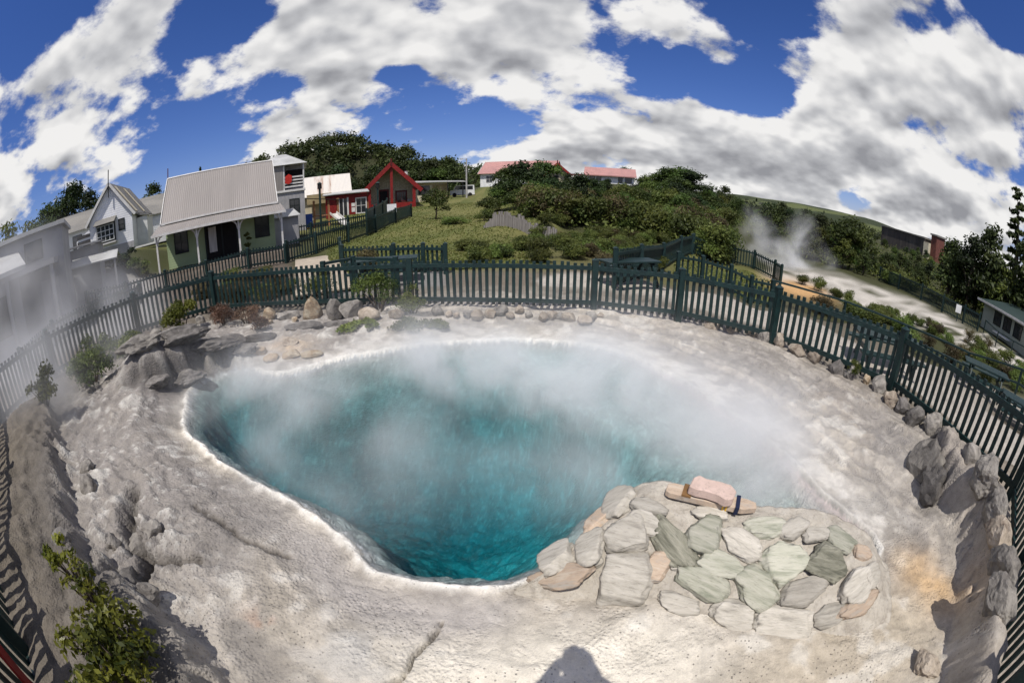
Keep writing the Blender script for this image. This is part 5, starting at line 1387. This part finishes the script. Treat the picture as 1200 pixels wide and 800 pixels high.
FR = [(-7.1, 8.6, .6, .4, .34, 'rock_dark', 'dark boulder at the foot of the far left corner post'), (-6.5, 8.65, .5, .36, .3, 'rock_tan', 'tan boulder behind the dry ferns'), (-5.75, 8.5, .5, .4, .34, 'rock_buff', 'orange stained boulder right of the dry ferns'), (-5.2, 8.55, .62, .4, .3, 'rock_grey', 'wide flat grey boulder under the bottom rail'), (-4.55, 8.6, .62, .5, .62, 'rock_buff', 'tall buff and white boulder under the far fence'),
      (-4.0, 8.65, .5, .42, .6, 'rock_grey', 'upright grey boulder right of the buff one'), (-3.6, 8.75, .7, .45, .55, 'rock_grey', 'long grey boulder left of the feathery shrub'), (-3.1, 8.5, .55, .4, .4, 'rock_tan', 'tan boulder partly behind the moss mat'), (-2.5, 8.6, .4, .34, .3, 'rock_tan', 'small tan boulder below the feathery shrub'), (-5.55, 8.15, .26, .22, .16, 'rock_buff', 'small loose buff stone below the flat boulder'), (-4.9, 8.3, .2, .18, .13, 'rock_buff', 'pebble sized buff stone beside the tall boulder'),
      (-7.75, 8.0, .34, .3, .3, 'rock_grey', 'grey stone behind the bright shrub'), (-8.5, 6.9, .4, .36, .36, 'rock_grey', 'rounded grey boulder left of the bright shrub'), (-8.9, 5.9, .45, .4, .36, 'rock_tan', 'boulder among the misty shrubs')]
for i, (x, y, a, b, c, m, t) in enumerate(FR):
    rock(x, y, a, b, c, m, t, 160 + i, FB, sink=.2)
for i in range(17):
    x = -1.6 + i * .21 * 1.05 + random.uniform(-.06, .06)
    y = 8.85 + random.uniform(-.12, .12) - (.25 if x > 1.2 else 0)
    s = random.uniform(.16, .34)
    rock(x, y, s * 1.2, s, s * .9, 'rock_tan' if i % 3 else 'rock_grey', 'low stone in the steamy row under the far middle fence', 190 + i, 'small stones under the far middle fence', sink=.2, sub=2)
ledge = [(-5.0, 6.75, .5, .34, .2, 'rock_buff', 'pale flat stone on the far shore'), (-4.6, 6.6, .36, .28, .18, 'rock_buff', 'small buff stone at the water corner'), (-4.2, 6.72, .46, .3, .2, 'rock_buff', 'cracked buff block on the far shore'), (-3.8, 6.85, .5, .3, .18, 'rock_buff', 'flat buff block right of the cracked one'), (-4.4, 7.15, .4, .3, .2, 'rock_tan', 'tan stone behind the buff blocks'), (-5.3, 7.25, .9, .3, .24, 'rock_dark', 'long dark ledge stone below the ferns'), (-4.4, 7.85, 1.1, .28, .22, 'rock_dark', 'long dark ledge stone below the tall boulders'), (-3.75, 8.15, .8, .26, .2, 'rock_dark', 'dark ledge stone left of the moss mat'), (-5.75, 6.75, .8, .5, .4, 'rock_dark', 'dark slab at the end of the left ledge')]
for i, (x, y, a, b, c, m, t) in enumerate(ledge):
    rock(x, y, a, b, c, m, t, 220 + i, 'stones along the far left shore', sink=.35, rz=.35, sub=3)
LS = 'dark slabs of the left rock ledge'
for i, (x, y, a, b, c, m, t, rz_) in enumerate(((-6.35, 5.75, 1.5, .8, .34, 'rock_dark', 'broad dark slab forming the top of the left ledge', .55), (-5.75, 6.2, 1.2, .55, .30, 'rock_dark', 'dark slab stepping down to the water at the left corner', .6), (-6.75, 5.0, 1.1, .7, .34, 'rock_grey', 'grey slab at the steamy end of the left ledge', 1.0), (-6.0, 5.45, .9, .5, .3, 'rock_dark', 'lower dark slab under the ledge top', .7), (-5.2, 6.55, .7, .4, .26, 'rock_dark', 'small dark slab beside the pale shore stones', .5), (-6.2, 4.75, .6, .45, .3, 'rock_dark', 'dark broken block below the grey slab', .9))):
    rock(x, y, a, b, c, m, t, 270 + i, LS, sink=.25, rz=rz_, rough=.28, cuts=12, sub=4)
GL = 'loose rocks on the left apron'
for i, (x, y, a, b, c, m, t) in enumerate(((-3.55, 1.55, .4, .3, .3, 'rock_grey', 'rough grey rock beside the dark crevice'), (-3.35, 1.72, .26, .22, .2, 'rock_grey', 'small rough rock above the dark crevice'), (-3.72, 1.35, .3, .22, .22, 'rock_grey', 'rough rock left of the crevice'), (-3.1, 1.02, .45, .35, .3, 'rock_dark', 'rounded grey rock behind the foreground shrub'), (-4.9, 1.9, .4, .3, .26, 'rock_grey', 'grey stone on the left bank edge'), (-5.4, 2.2, .3, .25, .2, 'rock_grey', 'small stone on the left bank edge in mist'), (-2.75, .95, .3, .26, .24, 'rock_grey', 'grey rock at the right foot of the foreground shrub'), (-4.1, .9, .34, .3, .22, 'rock_dark', 'dark stone by the striped fence shadow'))):
    rock(x, y, a, b, c, m, t, 240 + i, GL, sink=.4, rough=.25)

# ------------------------------------------------------------------ stone wall at the pool edge
WU = np.array((.875, -.484)); WN = np.array((.484, .875)); W0 = np.array((.63, 1.86))
def wall_z(s, t):
    """top of the masonry, s along the wall, t from its near foot towards the water (metres)"""
    e = 1 - np.clip(t / .95, 0, 1)
    z = .14 + .50 * (1 - e ** 2.3)
    ends = sstep(-.72, .15, s) * (1 - sstep(2.1, 2.75, s) * .7)
    return .11 + (z - .11) * ends
def wall_t(s, t):
    return t * (sstep(-.66, .0, s) - .2 * sstep(1.8, 2.6, s)) - .15 * (1 - sstep(-.6, -.1, s))
def wall_xy(s, t):
    p = W0 + WU * s + WN * t
    return p
def build_wall():
    r = empty('stone_wall', (float(W0[0]), float(W0[1]), 0), 0, 'low mortared wall of greenish rounded stones at the near pool edge', 'stone wall')
    ss = np.linspace(-.62, 2.68, 130); tt = np.linspace(-.05, 1.04, 56)
    S, T = np.meshgrid(ss, tt)
    tw = wall_t(S, T) + .05 * np.sin(S * 5) * (T > .5) * sstep(-.3, .3, S)
    P = W0 + S[..., None] * WU + tw[..., None] * WN
    Z = wall_z(S, T) + .05 * (fbm(S * 5, T * 5, oct=4, seed=61) - .5) + .02 * (fbm(S * 22, T * 22, oct=2, seed=62) - .5)
    V = np.concatenate([P - W0, Z[..., None]], -1)
    # back and end faces drop into the water and ground
    bot = V.copy(); bot[..., 2] = -.7
    ny_, nx_ = S.shape
    idx = np.arange(ny_ * nx_).reshape(ny_, nx_)
    F = [np.stack([idx[:-1, :-1], idx[:-1, 1:], idx[1:, 1:], idx[1:, :-1]], -1).reshape(-1, 4)]
    top = V.reshape(-1, 3); allv = [top]; off = len(top)
    border = list(idx[0, :]) + list(idx[1:, -1]) + list(idx[-1, -2::-1]) + list(idx[-2:0:-1, 0])
    bv = top[border].copy(); bv[:, 2] = -.8
    bv[:, 0] += 0; allv.append(bv)
    nb = len(border)
    F.append(np.array([(border[i], off + i, off + (i + 1) % nb, border[(i + 1) % nb]) for i in range(nb)]))
    me = np_mesh('mortar', np.concatenate(allv), np.concatenate(F))
    link('mortar', me, M['mortar'], r, True)
    # stones: (s, t, length, width, turn, material)
    for i, (px_, py_, lw, hw, rot, m) in enumerate(WALL_STONES):
        s, t = px_, py_
        p = wall_xy(s, float(wall_t(s, t))) - W0
        z = float(wall_z(s, t)); e = .02
        dzdt = (float(wall_z(s, t + e)) - float(wall_z(s, t - e))) / (2 * e); dzds = (float(wall_z(s + e, t)) - float(wall_z(s - e, t))) / (2 * e)
        n = Vector((-dzdt * WN[0] - dzds * WU[0], -dzdt * WN[1] - dzds * WU[1], 1)).normalized()
        g = random.Random(300 + i)
        bm = bmesh.new(); bmesh.ops.create_icosphere(bm, subdivisions=4, radius=1)
        co = np.array([v.co[:] for v in bm.verts])
        for k in range(8):
            a = g.uniform(0, 6.28); nn = np.array((math.cos(a), math.sin(a), g.uniform(-.05, .25))); nn /= np.linalg.norm(nn)
            kk = co @ nn; co = co - np.maximum(kk - g.uniform(.62, .88), 0)[:, None] * nn * .92
        f = fbm(co[:, 0] * 1.6 + i * 3, co[:, 1] * 3.2, co[:, 2] * 2, oct=4, seed=i + 5) - .5
        f2 = fbm(co[:, 0] * 4 + i * 3, co[:, 1] * 11, co[:, 2] * 6, oct=3, seed=i + 9) - .5
        big = .45 if m == 'stone_dark' else .30
        co = co * (1 + big * f + .20 * f2)[:, None]
        kk = co @ np.array((g.uniform(-.18, .18), g.uniform(-.18, .18), .97)); co[:, 2] -= np.maximum(kk - .62, 0) * .85
        co *= np.array((lw * 1.27, hw * 1.30, min(lw, hw) * .50)) * .5
        for v, c in zip(bm.verts, co): v.co = c
        me = bpy.data.meshes.new('stone'); bm.to_mesh(me); bm.free()
        o = link('stone', me, M[m], r, True)
        zax = n; xa = Vector((WU[0], WU[1], 0)); xa = (xa - zax * xa.dot(zax)).normalized(); ya = zax.cross(xa)
        Rm = Matrix((xa, ya, zax)).transposed() @ Matrix.Rotation(rot, 3, 'Z')
        o.matrix_local = Matrix.Translation((p[0], p[1], z + .018)) @ Rm.to_4x4()
    return r
WALL_STONES = [(-0.338, 0.251, 0.54, 0.196, 0.35, 'stone_tan'), (-0.223, 0.496, 0.252, 0.336, 0.43, 'stone_grey'), (-0.245, 1.014, 0.215, 0.36, -0.5, 'stone_tan'), (0.168, 0.162, 0.411, 0.44, 0.05, 'stone_grey'), (0.355, 0.275, 0.174, 0.282, -0.01, 'stone_tan'), (0.399, 0.459, 0.476, 0.214, -0.6, 'stone_dark'), (0.635, 0.564, 0.312, 0.286, -0.14, 'stone_green'), (0.692, 0.25, 0.452, 0.217, -0.21, 'stone_green'), (0.816, 0.376, 0.38, 0.215, -0.05, 'stone_green'), (0.954, 0.54, 0.369, 0.217, -0.29, 'stone_grey'), (1.109, 0.742, 0.366, 0.211, 0.35, 'stone_green'), (1.38, 0.765, 0.316, 0.191, 0.53, 'stone_grey'), (1.175, 0.275, 0.35, 0.32, -0.25, 'stone_green'), (1.351, 0.466, 0.383, 0.346, 0.12, 'stone_green'), (0.613, 0.103, 0.353, 0.162, -0.01, 'stone_grey'), (1.038, 0.1, 0.415, 0.262, -0.03, 'stone_grey'), (1.523, 0.101, 0.58, 0.266, 0.05, 'stone_grey'), (1.58, 0.298, 0.423, 0.222, 0.21, 'stone_grey'), (1.751, 0.502, 0.391, 0.296, -0.12, 'stone_dark'), (1.88, 0.732, 0.312, 0.19, -0.35, 'stone_green'), (2.083, 0.373, 0.349, 0.286, 0.63, 'stone_grey'), (2.176, 0.241, 0.389, 0.168, 0.44, 'stone_tan'), (1.937, 0.166, 0.298, 0.187, 0.28, 'stone_grey'), (2.108, 0.65, 0.214, 0.154, -0.14, 'stone_tan'), (0.048, 0.431, 0.339, 0.323, -0.07, 'stone_grey'), (-0.451, 1.409, 0.336, 0.342, 0.47, 'stone_grey'), (-0.173, 1.022, 0.28, 0.44, 0.53, 'stone_grey'), (0.162, 0.531, 0.283, 0.221, -0.17, 'stone_grey'), (0.129, 0.698, 0.26, 0.176, -0.07, 'stone_grey'), (1.615, 0.749, 0.26, 0.164, 0.15, 'stone_grey'), (0.662, 0.776, 0.293, 0.149, 0.04, 'stone_grey'), (-0.162, 0.25, 0.188, 0.124, 0.4, 'stone_grey'), (1.157, 0.479, 0.103, 0.087, 0.15, 'stone_grey'), (0.505, 0.326, 0.119, 0.097, 0.19, 'stone_grey'), (2.238, 0.51, 0.225, 0.21, 0.6, 'stone_grey')]
build_wall()

# offerings on the wall: a weathered board with a pink stone slab on it
def slab_things():
    def onwall(s, t, dz=0):
        p = wall_xy(s, float(wall_t(s, t))); return Vector((p[0], p[1], float(wall_z(s, t)) + dz))
    a = onwall(.22, .90, .03); b = onwall(1.02, .88, .03)
    d = b - a; ang = math.atan2(d.y, d.x)
    r = empty('wrapped_plank', a, ang, 'weathered plank bound with yellow cord and dark strap lying on the stone wall', 'plank')
    Ln = d.length
    MB().prism([(0, -.05), (.04, -.075), (Ln - .12, -.07), (Ln, -.02), (Ln - .01, .05), (Ln - .1, .075), (.05, .07), (0, .04)], 'z', .0, .06).build('board', M['stone_tan'], r, bevel=.006)
    MB().box(.14, .22, -.078, .078, .055, .072).build('timber_piece', M['brown'], r)
    MB().box(Ln - .30, Ln - .285, -.08, .08, -.004, .068).box(Ln - .27, Ln - .258, -.08, .08, -.004, .069).build('cord', M['yellow'], r)
    MB().box(Ln - .19, Ln - .155, -.085, .085, -.004, .07).build('strap', M['blue_dark'], r)
    q = a + d * .48
    pts = [(-.2, -.07), (-.13, -.085), (-.04, -.075), (.06, -.085), (.13, -.12), (.19, -.08), (.2, .02), (.14, .085), (.03, .095), (-.08, .085), (-.15, .11), (-.19, .06)]
    o = MB().prism(pts, 'z', 0, .09).build('stone_slab', M['pinkstone'], None, bevel=.010)
    o.location = (q.x, q.y, q.z + .074); o.rotation_euler = (0, 0, ang - .05)
    tag(o, 'flat pink stone slab lying on top of the bound plank', 'stone slab')
M['blue_dark'] = surf('dark_blue_strap', (.012, .018, .05, 1), rough=.7)
slab_things()

# ------------------------------------------------------------------ photographer on a platform behind the lens
def photographer():
    r = empty('viewing_platform', (0, -.95, 0), 0, 'grey timber viewing platform at the near side of the pool', 'platform')
    MB().box(-1.1, 1.1, -.8, .55, 1.14, 1.22).build('deck', M['deck'], r)
    for x in (-1, 1):
        for y in (-.7, .45): MB().box(x - .06, x + .06, y - .06, y + .06, -.1, 1.14).build('leg', M['fence'], r)
    V = {'pel': (0, -.30, 2.14, .16), 'bel': (0, -.29, 2.34, .145), 'che': (0, -.27, 2.56, .21), 'nec': (0, -.22, 2.74, .065), 'hd0': (0, -.19, 2.83, .085), 'hd1': (0, -.19, 2.93, .105), 'hd2': (0, -.20, 3.02, .075),
         'lh': (-.1, -.3, 2.08, .10), 'lk': (-.13, -.28, 1.68, .07), 'la': (-.14, -.32, 1.29, .05), 'lt': (-.15, -.18, 1.26, .04), 'rh': (.1, -.3, 2.08, .10), 'rk': (.13, -.28, 1.68, .07), 'ra': (.14, -.32, 1.29, .05), 'rt': (.15, -.18, 1.26, .04),
         'ls': (-.20, -.25, 2.68, .10), 'le': (-.20, -.22, 2.42, .10), 'lw': (-.11, -.12, 2.76, .05), 'rs': (.20, -.25, 2.68, .10), 're': (.20, -.22, 2.42, .10), 'rw': (.11, -.12, 2.76, .05)}
    E_ = [('pel', 'bel'), ('bel', 'che'), ('che', 'nec'), ('nec', 'hd0'), ('hd0', 'hd1'), ('hd1', 'hd2'), ('pel', 'lh'), ('lh', 'lk'), ('lk', 'la'), ('la', 'lt'), ('pel', 'rh'), ('rh', 'rk'), ('rk', 'ra'), ('ra', 'rt'), ('che', 'ls'), ('ls', 'le'), ('le', 'lw'), ('che', 'rs'), ('rs', 're'), ('re', 'rw')]
    for sd_ in (-1, 1):
        k = 'l' if sd_ < 0 else 'r'
        for f in range(4):
            V[k + 'f%da' % f] = (sd_ * (.115 - .004 * f), -.075 - .012 * f, 2.80 + .012 * f, .011); V[k + 'f%db' % f] = (sd_ * (.085), -.06 - .016 * f, 2.825 + .016 * f, .009)
            E_ += [(k + 'w', k + 'f%da' % f), (k + 'f%da' % f, k + 'f%db' % f)]
        V[k + 't'] = (sd_ * .10, -.12, 2.80, .012); E_.append((k + 'w', k + 't'))
    ks = list(V)
    me = bpy.data.meshes.new('person'); me.from_pydata([V[k][:3] for k in ks], [(ks.index(a), ks.index(b)) for a, b in E_], [])
    o = link('person', me)
    sm = o.modifiers.new('skin', 'SKIN'); ss_ = o.modifiers.new('sub', 'SUBSURF'); ss_.levels = ss_.render_levels = 1
    for i, k in enumerate(ks):
        me.skin_vertices[0].data[i].radius = (V[k][3], V[k][3]); me.skin_vertices[0].data[i].use_root = (k == 'pel')
    me.materials.append(M['cloth'])
    tag(o, 'person in dark clothes on the viewing platform holding a camera to the eye', 'person')
    hb = MB().tube([(0, -.2, 2.98), (0, -.205, 3.04), (0, -.21, 3.075)], [.118, .10, .03], 14).build('hair', M['hair'], o, smooth=True)
    c = MB().box(-.07, .07, -.10, -.045, 2.85, 2.94).tube([(0, -.046, 2.895), (0, -.012, 2.9)], .034, 16).build('handheld_camera', M['blackplastic'])
    tag(c, 'black camera held up by the person on the platform', 'camera')
    p = MB().beam((-2.92, -.66, .36), (-2.99, -.52, 1.42), .16, .03, up=(.3, 1, 0)).build('painted_plank', M['red'], bevel=.004)
    tag(p, 'red painted plank leaning against the dark fence at the lower left corner', 'plank')
photographer()

# ------------------------------------------------------------------ steam
def steam(name, lo, hi, density, label, scale=.9, thr=(.42, .7), fall=.9, blobs=None, edge=.18, seed=0., floor=.0, stretch=(1, 1, .8), aniso=.0, col=(.985, .988, .99, 1), detail=3., warp=1.2):
    """a closed box of air with patchy vapour: noise x height fall-off x soft sides x where the vapour gathers"""
    m, nt, out = new_mat(name)
    pv = N(nt, 'ShaderNodeVolumePrincipled'); pv.inputs['Color'].default_value = col; pv.inputs['Anisotropy'].default_value = aniso
    nt.links.new(pv.outputs[0], out.inputs['Volume'])
    ge = N(nt, 'ShaderNodeTexCoord'); P = ge.outputs['Object']
    mp = N(nt, 'ShaderNodeMapping'); mp.inputs['Scale'].default_value = stretch; mp.inputs['Location'].default_value = (seed, seed * .7, 0); nt.links.new(P, mp.inputs[0])
    n1 = N(nt, 'ShaderNodeTexNoise', i_Scale=scale, i_Detail=detail, i_Roughness=.55, i_Distortion=.5); nt.links.new(mp.outputs[0], n1.inputs['Vector'])
    f = mapr(nt, n1.outputs['Fac'], thr[0], thr[1], floor, 1.)
    sx = N(nt, 'ShaderNodeSeparateXYZ'); nt.links.new(P, sx.inputs[0])
    L_ = [hi[i] - lo[i] for i in range(3)]
    for i in (0, 1):
        f = mth(nt, 'MULTIPLY', f, mapr(nt, sx.outputs[i], 0, L_[i] * edge)); f = mth(nt, 'MULTIPLY', f, mapr(nt, sx.outputs[i], L_[i], L_[i] * (1 - edge)))
    if fall: f = mth(nt, 'MULTIPLY', f, mapr(nt, sx.outputs[2], L_[2] * .98, 0.02)); f = mth(nt, 'MULTIPLY', f, mth(nt, 'POWER', 2.718, mth(nt, 'MULTIPLY', sx.outputs[2], -1 / fall)))
    else: f = mth(nt, 'MULTIPLY', f, mapr(nt, sx.outputs[2], L_[2] * .98, L_[2] * .5))
    if blobs:
        nw = N(nt, 'ShaderNodeTexNoise', i_Scale=scale * .8, i_Detail=3.); nt.links.new(P, nw.inputs['Vector'])
        w1 = N(nt, 'ShaderNodeVectorMath', operation='SUBTRACT'); nt.links.new(nw.outputs['Color'], w1.inputs[0]); w1.inputs[1].default_value = (.5, .5, .5)
        w2 = N(nt, 'ShaderNodeVectorMath', operation='MULTIPLY_ADD'); nt.links.new(w1.outputs[0], w2.inputs[0]); w2.inputs[1].default_value = (warp, warp, warp * .5); nt.links.new(P, w2.inputs[2])
        P = w2.outputs[0]
        b = None
        for (x, y, z, rx, ry, rz_, amp) in blobs:
            vm = N(nt, 'ShaderNodeMapping', vector_type='TEXTURE'); vm.inputs['Location'].default_value = (x - lo[0], y - lo[1], z - lo[2]); vm.inputs['Scale'].default_value = (rx, ry, rz_); nt.links.new(P, vm.inputs[0])
            le = N(nt, 'ShaderNodeVectorMath', operation='LENGTH'); nt.links.new(vm.outputs[0], le.inputs[0])
            v = mapr(nt, le.outputs['Value'], 1., .1, 0, amp)
            b = v if b is None else mth(nt, 'ADD', b, v)
        f = mth(nt, 'MULTIPLY', f, b)
    nt.links.new(mth(nt, 'MULTIPLY', f, density), pv.inputs['Density'])
    mb = MB().box(0, L_[0], 0, L_[1], 0, L_[2])
    o = mb.build(name, m); o.location = lo
    return tag(o, label, 'steam', kind='stuff')
steam('pool_steam', (-6.6, 1.7, .03), (5.4, 9.6, 1.9), 2.2, 'white steam drifting off the hot pool', scale=.7, thr=(.36, .70), fall=.62, seed=3.1, detail=4., floor=.07,
      blobs=[(-.1, 6.4, .2, 3.8, 2.5, 2.2, 1.5), (-3.8, 5.4, .2, 2.6, 2.2, 2, .8), (1.9, 4.6, .2, 2.8, 3.0, 2, .9), (-1.8, 3.6, .2, 2.2, 1.8, 1.6, .55), (3.3, 2.9, .2, 2.2, 2.4, 1.4, 1.4), (1.4, 3.6, .2, 2.2, 1.6, 1.6, .4)])
steam('drifting_steam', (-19, .2, .2), (-5.0, 13, 6.0), .66, 'grey steam drifting across the fence and houses at the left', scale=.36, thr=(.34, .66), fall=0, seed=7.7, col=(.80, .80, .81, 1), detail=3., edge=.2,
      blobs=[(-13.5, 5.2, 1.0, 4.6, 4.2, 4.0, .85), (-8.4, 3.3, .6, 3.0, 3.0, 2.2, 1.0), (-10.4, 6.0, .6, 3.2, 3.2, 2.6, .8)])
x, y = pol(37.5, 41)
steam('vent_steam', (x - 11, y - 6, -1.6), (x + 11, y + 6, 6.5), .62, 'ragged white steam rising from vents on the far sinter flat', scale=.34, thr=(.36, .62), fall=0, seed=1.3, detail=4., edge=.15, warp=5.,
      blobs=[(x + 1.0, y - 1, 0, 2.6, 2.6, 4.6, 1.3), (x - 3.6, y + 1, .4, 2.2, 2.2, 4.2, .9), (x - 1.0, y - 1, -1.0, 7.5, 4.0, 2.6, .8)])
# ------------------------------------------------------------------ sky, sun, camera
SUN_EL, SUN_DIR = R(61), Vector((.134, .466, -.875))
def px_dir(px, py):
    """direction of a point of the fisheye photograph, used to list where the real clouds stood"""
    dx = px - 600.; dy = 400. - py; r = math.hypot(dx, dy); th = 2 * math.asin(min(1, r / 1000))
    c = (math.sin(th) * dx / r, math.sin(th) * dy / r, math.cos(th)); P = R(20)
    return (c[0], c[2] * math.cos(P) + c[1] * math.sin(P), -c[2] * math.sin(P) + c[1] * math.cos(P))
w = bpy.data.worlds.new('World'); sc.world = w; w.use_nodes = True
nt = w.node_tree; nt.nodes.clear()
wo = N(nt, 'ShaderNodeOutputWorld'); bg = N(nt, 'ShaderNodeBackground'); bg.inputs['Strength'].default_value = .1
nt.links.new(bg.outputs[0], wo.inputs['Surface'])
sky = N(nt, 'ShaderNodeTexSky', sky_type='NISHITA', sun_disc=False)
sky.sun_elevation = SUN_EL
sky.sun_rotation = math.atan2(-SUN_DIR.x, -SUN_DIR.y)
sky.altitude = 300; sky.air_density = 1.0; sky.dust_density = .25; sky.ozone_density = 3.0
tc = N(nt, 'ShaderNodeTexCoord')
nrmv = N(nt, 'ShaderNodeVectorMath', operation='NORMALIZE'); nt.links.new(tc.outputs['Generated'], nrmv.inputs[0])
sx = N(nt, 'ShaderNodeSeparateXYZ'); nt.links.new(nrmv.outputs[0], sx.inputs[0])
zz = mth(nt, 'ADD', mth(nt, 'MAXIMUM', sx.outputs[2], 0.), .42)
cb = N(nt, 'ShaderNodeCombineXYZ')
nt.links.new(mth(nt, 'DIVIDE', sx.outputs[0], zz), cb.inputs[0]); nt.links.new(mth(nt, 'DIVIDE', sx.outputs[1], zz), cb.inputs[1])
def plane(px, py):
    d = px_dir(px, py); z = max(d[2], 0) + .42
    return (d[0] / z, d[1] / z, 0)
# cloud banks (+) and blue gaps (-): centre and edge pixels of the photographed clouds give place and size
BL = [(+.3, (980, 250), (880, 240)), (+.3, (1100, 262), (1020, 255)), (+.25, (850, 215), (740, 205)), (-.16, (1000, 228), (970, 228)), (+.30, (930, 195), (800, 190)), (+.28, (1080, 225), (990, 210)), (+.22, (640, 180), (540, 172)), (+.22, (310, 60), (240, 80)), (+.24, (290, 165), (220, 172)), (+.2, (760, 165), (680, 160)), (+.2, (1160, 160), (1090, 150)), (+.26, (430, 70), (250, 70)), (+.22, (600, 60), (740, 40)), (+.22, (620, 20), (480, 20)), (+.22, (90, 110), (190, 110)), (+.18, (30, 200), (110, 190)), (-.34, (235, 175), (160, 190)), (-.30, (190, 215), (130, 215)),
      (-.26, (30, 20), (110, 25)), (-.22, (250, 30), (190, 60)), (-.30, (790, 85), (720, 95)), (-.26, (880, 110), (820, 110)), (-.22, (470, 88), (500, 98)), (+.22, (870, 70), (930, 75)),
      (+.28, (1040, 70), (920, 80)), (+.2, (1150, 90), (1060, 60)), (-.2, (520, 150), (620, 150)), (-.24, (880, 20), (960, 20)), (+.16, (850, 160), (650, 170)), (+.18, (1050, 180), (880, 190)), (+.12, (700, 190), (560, 185)),
      (-.16, (1010, 235), (960, 235)), (+.10, (430, 150), (330, 150)), (+.14, (330, 175), (250, 180)), (-.20, (330, 100), (290, 110)), (-.3, (1175, 20), (1130, 20))]
bias = None
for amp, c, e in BL:
    pc = plane(*c); pe = plane(*e); rad = math.hypot(pc[0] - pe[0], pc[1] - pe[1]) * 1.35
    ds = N(nt, 'ShaderNodeVectorMath', operation='DISTANCE'); nt.links.new(cb.outputs[0], ds.inputs[0]); ds.inputs[1].default_value = pc
    v = mapr(nt, ds.outputs['Value'], 0., rad, amp * (.50 if amp > 0 else .95), 0.)
    bias = v if bias is None else mth(nt, 'ADD', bias, v)
def clouds(scale_xy, det=9.):
    mp = N(nt, 'ShaderNodeVectorMath', operation='MULTIPLY'); nt.links.new(cb.outputs[0], mp.inputs[0]); mp.inputs[1].default_value = (scale_xy, scale_xy, 1)
    a = N(nt, 'ShaderNodeTexNoise', i_Scale=3.2, i_Detail=det, i_Roughness=.58, i_Distortion=.0); nt.links.new(mp.outputs[0], a.inputs['Vector'])
    return a.outputs['Fac']
n0 = clouds(1.0); s0 = clouds(1.0, 3.); n_up = clouds(.93, 3.)
big = N(nt, 'ShaderNodeTexNoise', i_Scale=7., i_Detail=2., i_Roughness=.5); nt.links.new(cb.outputs[0], big.inputs['Vector'])
bias2 = mth(nt, 'ADD', bias, mth(nt, 'MULTIPLY', mth(nt, 'SUBTRACT', big.outputs['Fac'], .5), .22))
dens = mth(nt, 'ADD', n0, bias2)
dens_up = mth(nt, 'ADD', n_up, bias2)
cov = mapr(nt, dens, .472, .575)
thick = mapr(nt, dens_up, .53, .80, 0, 1)
lit = mth(nt, 'ADD', mth(nt, 'MULTIPLY', mth(nt, 'SUBTRACT', s0, n_up), 2.2), mth(nt, 'MULTIPLY', mth(nt, 'SUBTRACT', n0, s0), 1.6))
val = mth(nt, 'ADD', mth(nt, 'SUBTRACT', .84, mth(nt, 'MULTIPLY', thick, .44)), lit, clamp=True)
ccol = ramp(nt, val, [(0., (3.0, 3.05, 3.3, 1)), (.45, (5.4, 5.45, 5.65, 1)), (1., (8.8, 8.7, 8.6, 1))])
skyc = N(nt, 'ShaderNodeHueSaturation', i_Saturation=1.15, i_Value=.72); nt.links.new(mixc(nt, 1., sky.outputs[0], (1.0, .97, 1.33, 1), 'MULTIPLY'), skyc.inputs['Color'])
nt.links.new(mixc(nt, cov, skyc.outputs[0], ccol), bg.inputs['Color'])

sl = bpy.data.lights.new('sun', 'SUN'); sl.energy = 4.6; sl.angle = R(.53); sl.color = (1, .955, .89)
so = bpy.data.objects.new('sun', sl); COL.objects.link(so)
so.rotation_euler = SUN_DIR.to_track_quat('-Z', 'Y').to_euler(); so.location = (-10, -30, 60)

cd = bpy.data.cameras.new('camera'); cam = bpy.data.objects.new('camera', cd); COL.objects.link(cam)
cam.location = (0, 0, CAM_H); cam.rotation_euler = (R(70), 0, 0)
cd.type = 'PANO'; cd.panorama_type = 'FISHEYE_EQUISOLID'
cd.fisheye_lens = 15.0; cd.fisheye_fov = R(200); cd.sensor_fit = 'HORIZONTAL'; cd.sensor_width = 36.0; cd.sensor_height = 24.0
cd.clip_start = .02; cd.clip_end = 6000
sc.camera = cam

sc.render.engine = 'CYCLES'
cy = sc.cycles
cy.use_denoising = True; cy.denoiser = 'OPENIMAGEDENOISE'
cy.use_adaptive_sampling = True; cy.adaptive_threshold = .015
cy.max_bounces = 8; cy.diffuse_bounces = 2; cy.glossy_bounces = 2; cy.transmission_bounces = 3; cy.transparent_max_bounces = 12; cy.volume_bounces = 3
cy.volume_step_rate = .6; cy.volume_max_steps = 200
cy.caustics_reflective = False; cy.caustics_refractive = False
cy.sample_clamp_indirect = 6
vs = sc.view_settings
vs.view_transform = 'Standard'; vs.look = 'None'; vs.exposure = 0; vs.gamma = 1
